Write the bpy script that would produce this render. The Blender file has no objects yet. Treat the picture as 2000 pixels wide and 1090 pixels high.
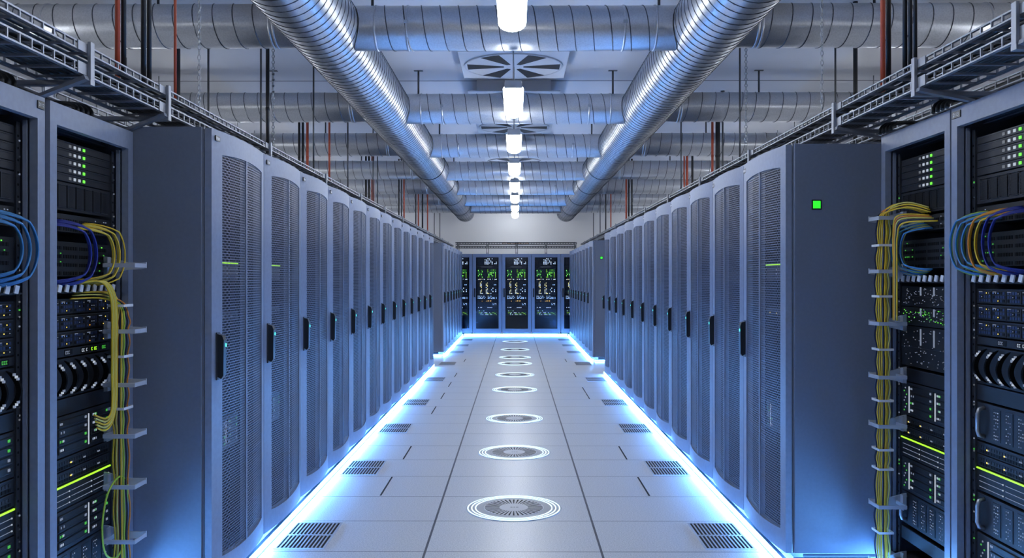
import bpy, bmesh, math, random
from mathutils import Vector, Matrix
R = random.Random(7)
PI = math.pi
sc = bpy.context.scene
COL = sc.collection
CAMZ = 1.5

# ------------------------------------------------------------------ materials
MATS = {}

def mat(name, color=(.5, .5, .5), rough=.5, metal=0., emit=None, strength=0., spec=None):
    m = bpy.data.materials.new(name)
    m.use_nodes = True
    b = m.node_tree.nodes['Principled BSDF']
    b.inputs['Base Color'].default_value = (*color, 1)
    b.inputs['Roughness'].default_value = rough
    b.inputs['Metallic'].default_value = metal
    if spec is not None:
        b.inputs['Specular IOR Level'].default_value = spec
    if emit:
        b.inputs['Emission Color'].default_value = (*emit, 1)
        b.inputs['Emission Strength'].default_value = strength
    MATS[name] = m
    return m

def nodes_of(m):
    nt = m.node_tree
    return nt, nt.nodes, nt.links, nt.nodes['Principled BSDF']

def noise_tint(m, c1, c2, scale, detail=3., lo=.35, hi=.65, coord='Object', rough=None, bump=None, stretch=None):
    nt, N, L, b = nodes_of(m)
    tc = N.new('ShaderNodeTexCoord')
    no = N.new('ShaderNodeTexNoise')
    no.inputs['Scale'].default_value = scale
    no.inputs['Detail'].default_value = detail
    src = tc.outputs[coord]
    if stretch:
        mp = N.new('ShaderNodeMapping')
        mp.inputs['Scale'].default_value = stretch
        L.new(src, mp.inputs['Vector'])
        src = mp.outputs['Vector']
    L.new(src, no.inputs['Vector'])
    cr = N.new('ShaderNodeValToRGB')
    cr.color_ramp.elements[0].position = lo
    cr.color_ramp.elements[1].position = hi
    cr.color_ramp.elements[0].color = (*c1, 1)
    cr.color_ramp.elements[1].color = (*c2, 1)
    L.new(no.outputs['Fac'], cr.inputs['Fac'])
    L.new(cr.outputs['Color'], b.inputs['Base Color'])
    if rough:
        mr = N.new('ShaderNodeMapRange')
        mr.inputs['From Min'].default_value = .3
        mr.inputs['From Max'].default_value = .7
        mr.inputs['To Min'].default_value = rough[0]
        mr.inputs['To Max'].default_value = rough[1]
        L.new(no.outputs['Fac'], mr.inputs['Value'])
        L.new(mr.outputs['Result'], b.inputs['Roughness'])
    if bump:
        bp = N.new('ShaderNodeBump')
        bp.inputs['Strength'].default_value = bump
        bp.inputs['Distance'].default_value = .002
        L.new(no.outputs['Fac'], bp.inputs['Height'])
        L.new(bp.outputs['Normal'], b.inputs['Normal'])

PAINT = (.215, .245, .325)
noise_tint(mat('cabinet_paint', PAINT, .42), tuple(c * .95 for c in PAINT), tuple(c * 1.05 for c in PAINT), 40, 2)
noise_tint(mat('shaded_side_paint', PAINT, .38), tuple(c * .70 for c in PAINT), tuple(c * .74 for c in PAINT), 60, 2)  # same cabinet paint, darkened so the colour carries the shade on the sides
mat('dark_interior', (.012, .013, .017), .7)
mat('seam', (.02, .022, .028), .6)
noise_tint(mat('galvanised', (.60, .61, .64), .36, .92), (.57, .58, .61), (.67, .68, .71), 90, 3, rough=(.30, .38))
mat('duct_seam', (.11, .12, .14), .45, .9)
mat('duct_band', (.05, .055, .065), .5, .6)
mat('steel', (.42, .44, .47), .38, 1.)
mat('tray_steel', (.33, .35, .40), .45, .8)
mat('bracket_grey', (.44, .47, .54), .42, .1)
mat('black_plastic', (.010, .011, .013), .35)
mat('black_rubber', (.011, .011, .012), .5)
mat('device_black', (.009, .010, .013), .5)
mat('device_face', (.014, .015, .020), .5)
mat('device_dark', (.006, .006, .008), .6)
mat('device_edge', (.065, .07, .085), .4, .6)
mat('device_silver', (.42, .44, .48), .35, .8)
mat('matte_black', (.004, .004, .005), .85, spec=.08)
mat('port_dark', (.004, .004, .005), .55, spec=.25)
mat('port_blue', (.02, .035, .10), .4)
mat('red_pipe', (.50, .085, .038), .5)
mat('dark_pipe', (.018, .018, .021), .45)
mat('rod_grey', (.10, .105, .115), .5, .5)
mat('white_plastic', (.70, .71, .74), .5)
mat('tag_white', (.70, .71, .74), .5)
mat('wall_paint', (.80, .80, .82), .75)
mat('yellow_cable', (.62, .43, .02), .42)
mat('pale_yellow_cable', (.55, .50, .12), .42)
mat('lime_cable', (.33, .52, .04), .42)
mat('orange_cable', (.62, .22, .025), .42)
mat('sky_blue_cable', (.045, .22, .50), .38)
mat('dark_blue_cable', (.012, .025, .24), .4)
mat('navy_cable', (.008, .014, .05), .45)
mat('tray_cable', (.016, .017, .020), .5)
mat('tray_cable_grey', (.16, .17, .19), .45)
mat('lamp_housing', (.42, .43, .45), .45)
mat('diffuser_white', (.62, .63, .66), .55)
mat('slot_dark', (.008, .008, .010), .7)
mat('vent_metal', (.50, .51, .55), .4, .0)
mat('rim_grey', (.42, .44, .50), .4)
mat('logo_grey', (.20, .21, .24), .4, .3)
for n, c, s in (('far_green', (.22, 1, .10), 2.6), ('far_white', (.8, .9, 1), 2.4), ('far_dim', (.65, .78, 1), 1.5), ('far_yellow', (1, .85, .35), 1.6), ('far_orange', (1, .5, .1), 2.2), ('far_blue', (.35, .6, 1), 1.3), ('led_green', (.16, 1, .06), 1.0), ('led_white', (.75, .85, 1), .42), ('led_grey', (.55, .6, .7), .16),
                ('led_lime', (.42, 1, .03), .95), ('led_yellow', (1, .72, .12), 1.1), ('led_cyan', (.1, .9, .75), 1.6),
                ('led_orange', (1, .38, .05), 1.0), ('led_blue', (.12, .3, 1), .5), ('led_dim', (.6, .72, 1), .22),
                ('status_green', (.03, 1, .03), .9), ('led_dimgreen', (.12, .9, .1), .35)):
    mat(n, (.02, .02, .02), .4, 0, c, s)
mat('lamp_glow', (.9, .9, .9), .4, 0, (.90, .95, 1.0), 24.)
mat('strip_glow', (.8, .8, .8), .4, 0, (.11, .38, 1.0), 62.)
mat('ring_glow', (.8, .8, .8), .4, 0, (.62, .88, 1.0), 1.05)

def make_ceiling():
    m = mat('ceiling_paint', (.66, .66, .69), .8)
    nt, N, L, b = nodes_of(m)
    tc = N.new('ShaderNodeTexCoord'); sp = N.new('ShaderNodeSeparateXYZ')
    L.new(tc.outputs['Object'], sp.inputs[0])
    md = N.new('ShaderNodeMath'); md.operation = 'PINGPONG'
    a = N.new('ShaderNodeMath'); a.operation = 'ADD'; a.inputs[1].default_value = -10.06 + 20.0
    L.new(sp.outputs['Y'], a.inputs[0]); L.new(a.outputs[0], md.inputs[0]); md.inputs[1].default_value = 2.5
    lt = N.new('ShaderNodeMath'); lt.operation = 'LESS_THAN'; lt.inputs[1].default_value = .018
    L.new(md.outputs[0], lt.inputs[0])
    no = N.new('ShaderNodeTexNoise'); no.inputs['Scale'].default_value = 1.2; no.inputs['Detail'].default_value = 4
    L.new(tc.outputs['Object'], no.inputs['Vector'])
    cr = N.new('ShaderNodeValToRGB')
    cr.color_ramp.elements[0].color = (.62, .62, .66, 1); cr.color_ramp.elements[1].color = (.70, .70, .73, 1)
    L.new(no.outputs['Fac'], cr.inputs['Fac'])
    mx = N.new('ShaderNodeMixRGB'); mx.inputs[2].default_value = (.22, .22, .25, 1)
    L.new(lt.outputs[0], mx.inputs[0]); L.new(cr.outputs[0], mx.inputs[1]); L.new(mx.outputs[0], b.inputs['Base Color'])
make_ceiling()

TILE0, TILE = 5.235, .59
LINE_L, LINE_R = -.498, .472

def make_floor():
    m = mat('floor_tile', (.6, .62, .66), .3)
    nt, N, L, b = nodes_of(m)
    tc = N.new('ShaderNodeTexCoord'); sp = N.new('ShaderNodeSeparateXYZ')
    L.new(tc.outputs['Object'], sp.inputs[0])
    def M(op, a, bb=None):
        n = N.new('ShaderNodeMath'); n.operation = op
        for k, v in enumerate((a, bb)):
            if v is None: continue
            if isinstance(v, (int, float)): n.inputs[k].default_value = v
            else: L.new(v, n.inputs[k])
        return n.outputs[0]
    yy = M('PINGPONG', M('ADD', sp.outputs['Y'], -TILE0 + TILE * 40), TILE / 2)
    jt = M('LESS_THAN', yy, .0042)
    l1 = M('LESS_THAN', M('ABSOLUTE', M('ADD', sp.outputs['X'], -LINE_L)), .0065)
    l2 = M('LESS_THAN', M('ABSOLUTE', M('ADD', sp.outputs['X'], -LINE_R)), .0065)
    thick = M('MAXIMUM', l1, l2)
    no = N.new('ShaderNodeTexNoise'); no.inputs['Scale'].default_value = 130; no.inputs['Detail'].default_value = 3
    L.new(tc.outputs['Object'], no.inputs['Vector'])
    cr = N.new('ShaderNodeValToRGB')
    cr.color_ramp.elements[0].position = .36; cr.color_ramp.elements[1].position = .60
    cr.color_ramp.elements[0].color = (.56, .58, .62, 1); cr.color_ramp.elements[1].color = (.80, .81, .84, 1)
    L.new(no.outputs['Fac'], cr.inputs['Fac'])
    m1 = N.new('ShaderNodeMixRGB'); m1.inputs[2].default_value = (.15, .16, .21, 1)
    L.new(jt, m1.inputs[0]); L.new(cr.outputs[0], m1.inputs[1])
    m2 = N.new('ShaderNodeMixRGB'); m2.inputs[2].default_value = (.06, .065, .09, 1)
    L.new(thick, m2.inputs[0]); L.new(m1.outputs[0], m2.inputs[1])
    L.new(m2.outputs[0], b.inputs['Base Color'])
    b.inputs['Roughness'].default_value = .33
    b.inputs['Specular IOR Level'].default_value = .45
    bp = N.new('ShaderNodeBump'); bp.inputs['Strength'].default_value = .25; bp.inputs['Distance'].default_value = .001
    L.new(no.outputs['Fac'], bp.inputs['Height']); L.new(bp.outputs['Normal'], b.inputs['Normal'])
make_floor()

def make_perf():
    """perforated steel: a hexagonal field of round holes, pitch 11 mm, really open"""
    m = mat('perforated', (.17, .19, .26), .4, .1)
    nt, N, L, b = nodes_of(m)
    tc = N.new('ShaderNodeTexCoord'); sp = N.new('ShaderNodeSeparateXYZ')
    L.new(tc.outputs['Object'], sp.inputs[0])
    P = .0148
    def M(op, a, bb=None):
        n = N.new('ShaderNodeMath'); n.operation = op
        for k, v in enumerate((a, bb)):
            if v is None: continue
            if isinstance(v, (int, float)): n.inputs[k].default_value = v
            else: L.new(v, n.inputs[k])
        return n.outputs[0]
    def dist(ox, oz):
        u = M('ADD', M('FRACT', M('ADD', M('MULTIPLY', sp.outputs['X'], 1 / P), ox)), -.5)
        v = M('MULTIPLY', M('ADD', M('FRACT', M('ADD', M('MULTIPLY', sp.outputs['Z'], 1 / (P * 1.732)), oz)), -.5), 1.732)
        return M('SQRT', M('ADD', M('MULTIPLY', u, u), M('MULTIPLY', v, v)))
    d = M('MINIMUM', dist(10, 10), dist(10.5, 10.5))
    hole = M('LESS_THAN', d, .40)
    tr = N.new('ShaderNodeBsdfTransparent'); mx = N.new('ShaderNodeMixShader')
    L.new(hole, mx.inputs[0]); L.new(b.outputs[0], mx.inputs[1]); L.new(tr.outputs[0], mx.inputs[2])
    L.new(mx.outputs[0], N['Material Output'].inputs['Surface'])
make_perf()

def make_glass():
    m = mat('tinted_glass', (.02, .02, .025), .08)
    nt, N, L, b = nodes_of(m)
    tr = N.new('ShaderNodeBsdfTransparent'); tr.inputs[0].default_value = (.80, .84, .90, 1)
    gl = N.new('ShaderNodeBsdfGlossy'); gl.inputs['Roughness'].default_value = .12; gl.inputs[0].default_value = (.8, .85, 1, 1)
    fr = N.new('ShaderNodeFresnel'); fr.inputs[0].default_value = 1.35
    mx = N.new('ShaderNodeMixShader')
    L.new(fr.outputs[0], mx.inputs[0]); L.new(tr.outputs[0], mx.inputs[1]); L.new(gl.outputs[0], mx.inputs[2])
    L.new(mx.outputs[0], N['Material Output'].inputs['Surface'])
make_glass()

# ------------------------------------------------------------------ mesh builder
class MB:
    def __init__(s):
        s.v, s.f, s.m, s.s = [], [], [], []

    def face(s, idx, m, smooth=False):
        s.f.append(idx); s.m.append(m); s.s.append(smooth)

    def box(s, x0, x1, y0, y1, z0, z1, m, b=0.):
        if x1 < x0: x0, x1 = x1, x0
        if y1 < y0: y0, y1 = y1, y0
        if z1 < z0: z0, z1 = z1, z0
        n = len(s.v)
        if b <= 0:
            s.v += [(x, y, z) for z in (z0, z1) for y in (y0, y1) for x in (x0, x1)]
            for q in ((0, 2, 3, 1), (4, 5, 7, 6), (0, 1, 5, 4), (2, 6, 7, 3), (0, 4, 6, 2), (1, 3, 7, 5)):
                s.face([n + i for i in q], m)
            return s
        lo, hi = (x0, y0, z0), (x1, y1, z1)
        ids = {}
        for c in range(8):
            sg = [(c >> k) & 1 for k in range(3)]
            for ax in range(3):
                p = [(hi[k] if sg[k] else lo[k]) if k == ax else ((hi[k] - b) if sg[k] else (lo[k] + b)) for k in range(3)]
                ids[(c, ax)] = len(s.v); s.v.append(tuple(p))
        for ax in range(3):
            o = [k for k in range(3) if k != ax]
            for sd in (0, 1):
                cs = [sum(((v >> 0) & 1) * 0 for v in (0,)) for _ in (0,)]
                q = []
                for a, bb in ((0, 0), (1, 0), (1, 1), (0, 1)):
                    q.append(ids[((sd << ax) | (a << o[0]) | (bb << o[1]), ax)])
                if sd == 0: q.reverse()
                if ax == 1: q.reverse()
                s.face(q, m)
        for ax in range(3):
            o = [k for k in range(3) if k != ax]
            for a in (0, 1):
                for bb in (0, 1):
                    c0 = (a << o[0]) | (bb << o[1]); c1 = c0 | (1 << ax)
                    q = [ids[(c0, o[0])], ids[(c1, o[0])], ids[(c1, o[1])], ids[(c0, o[1])]]
                    s.face(q, m)
        for c in range(8):
            s.face([ids[(c, 0)], ids[(c, 1)], ids[(c, 2)]], m)
        return s

    def tube(s, pts, r, m, n=8, caps=True, smooth=True, closed=False):
        pts = [Vector(p) for p in pts]
        N = len(pts)
        rs = r if isinstance(r, (list, tuple)) else [r] * N
        base = len(s.v)
        t0 = (pts[1] - pts[0]).normalized()
        up = Vector((0, 0, 1)) if abs(t0.z) < .9 else Vector((1, 0, 0))
        u = t0.cross(up).normalized()
        for i, p in enumerate(pts):
            if closed:
                t = (pts[(i + 1) % N] - pts[i - 1]).normalized()
            else:
                t = (pts[min(i + 1, N - 1)] - pts[max(i - 1, 0)]).normalized()
            u = (u - t * u.dot(t)).normalized()
            w = t.cross(u)
            for k in range(n):
                a = 2 * PI * k / n
                s.v.append(tuple(p + (u * math.cos(a) + w * math.sin(a)) * rs[i]))
        for i in range(N if closed else N - 1):
            j = (i + 1) % N
            for k in range(n):
                k2 = (k + 1) % n
                s.face([base + i * n + k, base + i * n + k2, base + j * n + k2, base + j * n + k], m, smooth)
        if caps and not closed:
            s.face([base + k for k in range(n)][::-1], m)
            s.face([base + (N - 1) * n + k for k in range(n)], m)
        return s

    def cyl(s, p0, p1, r, m, n=12):
        return s.tube([p0, p1], r, m, n)

    def prism(s, poly, d0, d1, axis, m):
        """poly in the plane across AXIS, extruded d0..d1; axis x: (y,z), y: (x,z), z: (x,y)"""
        n = len(s.v); k = len(poly)
        for d in (d0, d1):
            for a, b in poly:
                s.v.append({'x': (d, a, b), 'y': (a, d, b), 'z': (a, b, d)}[axis])
        s.face([n + i for i in range(k)][::-1], m)
        s.face([n + k + i for i in range(k)], m)
        for i in range(k):
            j = (i + 1) % k
            s.face([n + i, n + j, n + k + j, n + k + i], m)
        return s

    def plate(s, xs, zs, holes, yf, th, m, zf=None):
        """an upright plate over the grid xs x zs, cells in HOLES left open, its front at y=yf(x), th thick"""
        ids = {}
        def V(i, j, bk):
            if (i, j, bk) not in ids:
                ids[(i, j, bk)] = len(s.v)
                s.v.append((xs[i], yf(xs[i]) + (th if bk else 0), zs[j] + (zf(xs[i], j) if zf else 0)))
            return ids[(i, j, bk)]
        solid = {(i, j) for i in range(len(xs) - 1) for j in range(len(zs) - 1) if not holes(i, j)}
        for i, j in solid:
            s.face([V(i, j, 0), V(i + 1, j, 0), V(i + 1, j + 1, 0), V(i, j + 1, 0)], m)
            s.face([V(i, j, 1), V(i, j + 1, 1), V(i + 1, j + 1, 1), V(i + 1, j, 1)], m)
            for di, dj, a, b in ((-1, 0, (i, j), (i, j + 1)), (1, 0, (i + 1, j + 1), (i + 1, j)), (0, -1, (i + 1, j), (i, j)), (0, 1, (i, j + 1), (i + 1, j + 1))):
                if (i + di, j + dj) not in solid:
                    s.face([V(*a, 0), V(*b, 0), V(*b, 1), V(*a, 1)], m)
        return s

    def ring(s, cx, cy, z0, z1, r0, r1, m, n=48):
        """flat annulus (r0 > 0) or disc standing z0..z1"""
        b = len(s.v)
        for k in range(n):
            a = 2 * PI * k / n
            c, q = math.cos(a), math.sin(a)
            for r, z in ((r0, z0), (r1, z0), (r1, z1), (r0, z1)):
                s.v.append((cx + r * c, cy + r * q, z))
        for k in range(n):
            j = (k + 1) % n
            for e in range(4):
                e2 = (e + 1) % 4
                s.face([b + k * 4 + e, b + k * 4 + e2, b + j * 4 + e2, b + j * 4 + e], m)
        return s

    def add(s, o, dx=0, dy=0, dz=0):
        n = len(s.v)
        s.v += [(x + dx, y + dy, z + dz) for x, y, z in o.v]
        s.f += [[i + n for i in q] for q in o.f]
        s.m += o.m; s.s += o.s
        return s

    def build(s, name, parent=None, fix=True):
        me = bpy.data.meshes.new(name)
        me.from_pydata(s.v, [], s.f)
        keys = list(dict.fromkeys(s.m))
        for k in keys: me.materials.append(MATS[k])
        ix = {k: i for i, k in enumerate(keys)}
        me.polygons.foreach_set('material_index', [ix[k] for k in s.m])
        me.polygons.foreach_set('use_smooth', s.s)
        if fix:
            bm = bmesh.new(); bm.from_mesh(me)
            bmesh.ops.recalc_face_normals(bm, faces=bm.faces)
            bm.to_mesh(me); bm.free()
        me.update()
        o = bpy.data.objects.new(name, me)
        COL.objects.link(o)
        if parent: o.parent = parent
        return o

def tag(o, label=None, cat=None, group=None, kind=None):
    if label: o['label'] = label
    if cat: o['category'] = cat
    if group: o['group'] = group
    if kind: o['kind'] = kind
    return o

def empty(name, loc=(0, 0, 0), rz=0., label=None, cat=None, group=None):
    o = bpy.data.objects.new(name, None)
    COL.objects.link(o)
    o.location = loc; o.rotation_euler = (0, 0, rz); o.empty_display_size = .1
    return tag(o, label, cat, group)

KIDS = {}
def copy_tree(o, parent=None):
    c = o.copy(); COL.objects.link(c)
    if parent: c.parent = parent
    for ch in list(o.children):
        copy_tree(ch, c)
    return c

def place(proto, used, loc, rz, label, group=None):
    """the first use moves the built thing itself, each later one a copy of it and of its parts"""
    if proto.name in used:
        o = copy_tree(proto)
    else:
        used.add(proto.name); o = proto
    o.location = loc; o.rotation_euler = (0, 0, rz)
    o['label'] = label
    if group: o['group'] = group
    return o
USED = set()

def text(s, name, size, parent, loc, rot, m, th=.0004):
    cu = bpy.data.curves.new(name, 'FONT')
    cu.body = s; cu.size = size; cu.align_x = 'CENTER'; cu.align_y = 'CENTER'; cu.extrude = th
    cu.materials.append(MATS[m])
    t = bpy.data.objects.new('type', cu); COL.objects.link(t)
    bpy.context.view_layer.update()
    me = bpy.data.meshes.new_from_object(t.evaluated_get(bpy.context.evaluated_depsgraph_get()))
    bpy.data.objects.remove(t)
    o = bpy.data.objects.new(name, me); COL.objects.link(o)
    o.parent = parent; o.location = loc; o.rotation_euler = rot
    return o

ORD = ['first', 'second', 'third', 'fourth', 'fifth', 'sixth', 'seventh', 'eighth', 'ninth', 'tenth', 'eleventh', 'twelfth', 'thirteenth', 'fourteenth', 'fifteenth', 'sixteenth', 'seventeenth', 'eighteenth', 'nineteenth', 'twentieth']

# ------------------------------------------------------------------ the room
XW, Y0, Y1 = 6.2, -9.0, 24.75
CEIL = CAMZ + 2.36
def structure(name, mb):
    return tag(mb.build(name), kind='structure')
structure('floor', MB().box(-XW - .1, XW + .1, Y0 - .1, Y1 + .1, -.12, 0, 'floor_tile'))
structure('ceiling', MB().box(-XW - .1, XW + .1, Y0 - .1, Y1 + .1, CEIL, CEIL + .10, 'ceiling_paint'))
structure('wall_left', MB().box(-XW - .1, -XW, Y0, Y1, 0, CEIL, 'wall_paint'))
structure('wall_right', MB().box(XW, XW + .1, Y0, Y1, 0, CEIL, 'wall_paint'))
structure('wall_far', MB().box(-XW - .1, XW + .1, Y1, Y1 + .1, 0, CEIL, 'wall_paint'))
structure('wall_back', MB().box(-XW - .1, XW + .1, Y0 - .1, Y0, 0, CEIL, 'wall_paint'))

# ------------------------------------------------------------------ closed cabinets
PITCH, CW, CD, ZB, ZT = .8085, .8025, 1.08, .08, 2.2
XF = 1.4
BOW = .028
def bow(x):
    return -BOW * (1 - (2 * x / CW - 1) ** 2)
def lin(a, b, n):
    return [a + (b - a) * i / n for i in range(n + 1)]

def make_cabinet():
    root = empty('server_cabinet', cat='cabinet')
    b = MB()
    t = .02
    b.box(0, CW, CD - t, CD, ZB, ZT, 'dark_interior')
    b.box(0, t, .036, CD - t, ZB, ZT, 'shaded_side_paint')
    b.box(CW - t, CW, .036, CD - t, ZB, ZT, 'shaded_side_paint')
    b.box(t, CW - t, .036, CD - t, ZT - t, ZT, 'shaded_side_paint')
    b.box(t, CW - t, .036, CD - t, ZB, ZB + t, 'dark_interior')
    b.box(t + .0005, t + .002, .05, CD - t - .001, ZB + t, ZT - t, 'dark_interior').box(CW - t - .002, CW - t - .0005, .05, CD - t - .001, ZB + t, ZT - t, 'dark_interior').box(t + .003, CW - t - .003, .05, CD - t - .001, ZT - t - .002, ZT - t - .0005, 'dark_interior')
    b.build('body', root)
    MB().box(t, CW - t, .30, .31, ZB + t, ZT - t, 'dark_interior').build('equipment_curtain', root) if False else None
    MB().box(.03, CW - .03, .10, CD - .06, 0.002, ZB, 'seam').build('plinth', root)
    x0, x1, xm = .105, CW - .062, .105 + (CW - .167) * .50
    z0, z1 = .19, 2.085
    xs = sorted(set(lin(0, x0, 2) + lin(x0, xm - .0070, 9) + [xm + .0070] + lin(xm + .0070, x1, 9) + lin(x1, CW, 2)))
    zs = [ZB, z0, z1, ZT - .004]
    def hole(i, j):
        return j == 1 and x0 - 1e-6 <= xs[i] and xs[i + 1] <= x1 + 1e-6 and not (xs[i] >= xm - .00701 and xs[i + 1] <= xm + .00701)
    def arch(x, up):
        q = (2 * x - x0 - x1) / (x1 - x0)
        return up * .015 * max(0., 1 - q * q)
    door = MB().plate(xs, zs, hole, bow, .032, 'cabinet_paint', lambda x, j: arch(x, {1: -1, 2: 1}.get(j, 0))).build('door', root)
    for a, c in ((x0, xm - .0070), (xm + .0070, x1)):
        MB().plate(lin(a, c, 9), [z0, z1], lambda i, j: False, lambda x: bow(x) + .006, .0006, 'perforated', lambda x, j: arch(x, (-1, 1)[j])).build('perforated_panel', door)
    h = MB()
    hx, hy, hz0, hz1 = .058, bow(.058) - .001, 1.035, 1.245
    prof = [(hy, hz0 + .012), (hy - .022, hz0), (hy - .032, hz0 + .015), (hy - .034, hz1 - .03), (hy - .026, hz1 - .008), (hy, hz1)]
    h.prism(prof, hx - .019, hx + .019, 'x', 'black_plastic')
    h.box(hx - .021, hx + .021, hy - .003, hy + .002, hz0 - .006, hz1 + .006, 'device_edge')
    h.build('handle', door)
    MB().box(hx + .004, hx + .013, hy - .0365, hy - .033, hz1 - .062, hz1 - .046, 'led_cyan').build('indicator_light', door)
    MB().cyl((hx + .012, hy - .012, hz0 - .004), (hx + .012, hy - .012, hz0 + .004), .006, 'device_silver').build('lock_pin', door)
    lp = MB().box(.028, .085, bow(.05) - .004, bow(.05) + .001, 2.143, 2.168, 'black_plastic').build('number_plate', door)
    for k in range(4):
        MB().box(.034 + k * .012, .041 + k * .012, bow(.05) - .0046, bow(.05) - .004, 2.148, 2.163, 'tag_white').build('numeral', lp) if False else None
    q = MB()
    for k, w in enumerate((.007, .004, .008, .006)):
        q.box(.033 + k * .012, .033 + w + k * .012, bow(.05) - .0046, bow(.05) - .004, 2.149, 2.162, 'tag_white')
    q.build('number_print', door)
    return root
CAB = make_cabinet()
CAB_END = None

def add_end_panel(cab, x, light=None):
    """the finished outer side of the end cabinet of a row"""
    p = MB()
    w = .012
    p.box(x, x + w if x > 0 else x - w, .042, CD, ZB, ZT, 'shaded_side_paint', .002)
    xa, xb = sorted((x, x + w if x > 0 else x - w))
    sp = p.build('side_panel', cab)
    if light:
        y, z = light
        xo = xb if x > 0 else xa
        d = 1 if x > 0 else -1
        MB().box(xo, xo + d * .004, y - .026, y + .026, z - .026, z + .026, 'black_plastic', .001).build('light_bezel', sp)
        MB().box(xo + d * .003, xo + d * .006, y - .019, y + .019, z - .019, z + .019, 'status_green').build('status_light', sp)

DX = 3.87
rows = []
def cab_row(side, d0, n, what, light=None, end='open racks'):
    out = []
    for i in range(n):
        if i == 0:
            lab = f'grey blue mesh-door cabinet beside the {end}, start of the {side} {what} row'
            if 'second' in what or 'short' in what:
                lab = f'grey blue mesh-door cabinet at the cross passage, start of the {side} {what} row'
        elif i == n - 1:
            lab = f'grey blue mesh-door cabinet, last of the {side} {what} row'
        else:
            lab = f'grey blue mesh-door cabinet, {ORD[i]} along the {side} {what} row'
        if side == 'left':
            o = place(CAB, USED, (-XF, d0 + i * PITCH, 0), PI / 2, lab, f'cabinets in the {side} {what} row')
        else:
            o = place(CAB, USED, (XF, d0 + i * PITCH + CW, 0), -PI / 2, lab, f'cabinets in the {side} {what} row')
        out.append(o)
    return out
L1 = cab_row('left', 3.885, 13, 'long')
L2 = cab_row('left', 16.40, 7, 'short')
R1 = cab_row('right', 4.385, 11, 'long')
R2 = cab_row('right', 15.32, 8, 'short')
# end panels face the camera: local x = 0 side on the left row, x = CW side on the right row
for rw_, sd_ in ((L1, 0), (L2, 0), (R1, 1), (R2, 1)):
    add_end_panel(rw_[0], CW + .0005 if sd_ else -.0005, (.155, CAMZ + .384) if sd_ else None)

# ------------------------------------------------------------------ rack devices
# every maker returns [(part name, MB, [(sub-part name, MB), ...]), ...]; local x 0..W, front at y=0 facing -y, z 0..h
W = .54
DEP = .55

def chassis(h, m='device_face', depth=DEP, inset=.0):
    b = MB()
    b.box(0, W, 0, .012, .0006, h - .0006, m, .0012)
    b.box(.012, W - .012, .012, depth, .002, h - .002, 'device_black')
    return b

def dev_server(h=.033):
    c = chassis(h)
    c.box(.02, W - .02, -.0025, 0, h * .80, h * .86, 'device_edge')
    out = [('chassis', c, [])]
    for k, (x, m) in enumerate(((.190, 'led_grey'), (.227, 'led_white'), (.264, 'led_white'), (.301, 'led_green'))):
        out.append(('indicator_light', MB().box(x, x + .0145, -.003, 0, h * .28, h * .28 + .0115, m), []))
    return out

def dev_louvre(h=.12):
    c = chassis(h)
    out = [('chassis', c, [])]
    for k in range(7):
        x0 = .03 + k * .07
        p = MB()
        p.box(x0, x0 + .060, -.006, 0, .012, .014, 'device_edge').box(x0, x0 + .060, -.006, 0, h - .014, h - .012, 'device_edge')
        p.box(x0, x0 + .003, -.007, 0, .014, h - .014, 'device_edge')
        for i in range(17):
            z = .018 + i * (h - .036) / 17
            p.prism([(-.006, z), (0, z + .001), (0, z + .004), (-.006, z + .003)], x0 + .004, x0 + .058, 'x', 'device_face')
        out.append(('louvre_panel', p, []))
    return out

def dev_patch(h=.08, lights=('led_dimgreen',), seed=1):
    r = random.Random(seed)
    c = chassis(h, 'device_black')
    out = [('chassis', c, [])]
    rows_ = max(1, int(h / .034))
    for j in range(rows_):
        z = .006 + j * .034
        p = MB()
        for g in range(4):
            for i in range(6):
                x = .025 + g * .124 + i * .0185
                p.box(x, x + .014, -.002, 0, z, z + .014, 'port_dark')
                if g in (0, 3) and r.random() < .42:
                    m = r.choice(lights)
                    p.box(x + .002, x + .009, -.0035, -.002, z + .017, z + .0215, m)
        out.append(('port_row', p, []))
    return out

def dev_tag_bar(h=.03):
    c = chassis(h, 'device_black')
    c.box(.01, W - .01, -.035, 0, .004, .010, 'device_face')
    out = [('bar', c, [])]
    for k in range(9):
        x = .03 + k * .055
        b = MB().prism([(x, .010), (x + .024, .006), (x + .034, .034), (x + .010, .038)], -.042, -.0365, 'y', 'tag_white')
        out.append(('cable_tag', b, []))
    return out

def dev_switch(h=.066, seed=1):
    r = random.Random(seed)
    c = chassis(h, 'device_black')
    c.box(.01, W - .01, -.002, 0, h - .006, h - .003, 'device_edge')
    out = [('chassis', c, [])]
    for g in range(5):
        x0 = .018 + g * .102
        p = MB()
        p.box(x0, x0 + .094, -.003, 0, .005, h - .010, 'device_face', .001)
        for j in range(3):
            for i in range(5):
                x = x0 + .005 + i * .0175; z = .009 + j * .0155
                q = r.random()
                p.box(x, x + .0125, -.0045, -.003, z, z + .0105, 'port_blue' if q < .55 else 'port_dark')
                if q > .78:
                    p.box(x + .002, x + .006, -.0058, -.0045, z + .003, z + .007, r.choice(('led_dim', 'led_dim', 'led_yellow', 'led_orange', 'led_blue')))
        p.box(x0 + .006, x0 + .030, -.0058, -.0045, h - .0155, h - .0125, 'led_dim')
        out.append(('port_block', p, []))
    return out

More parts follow.
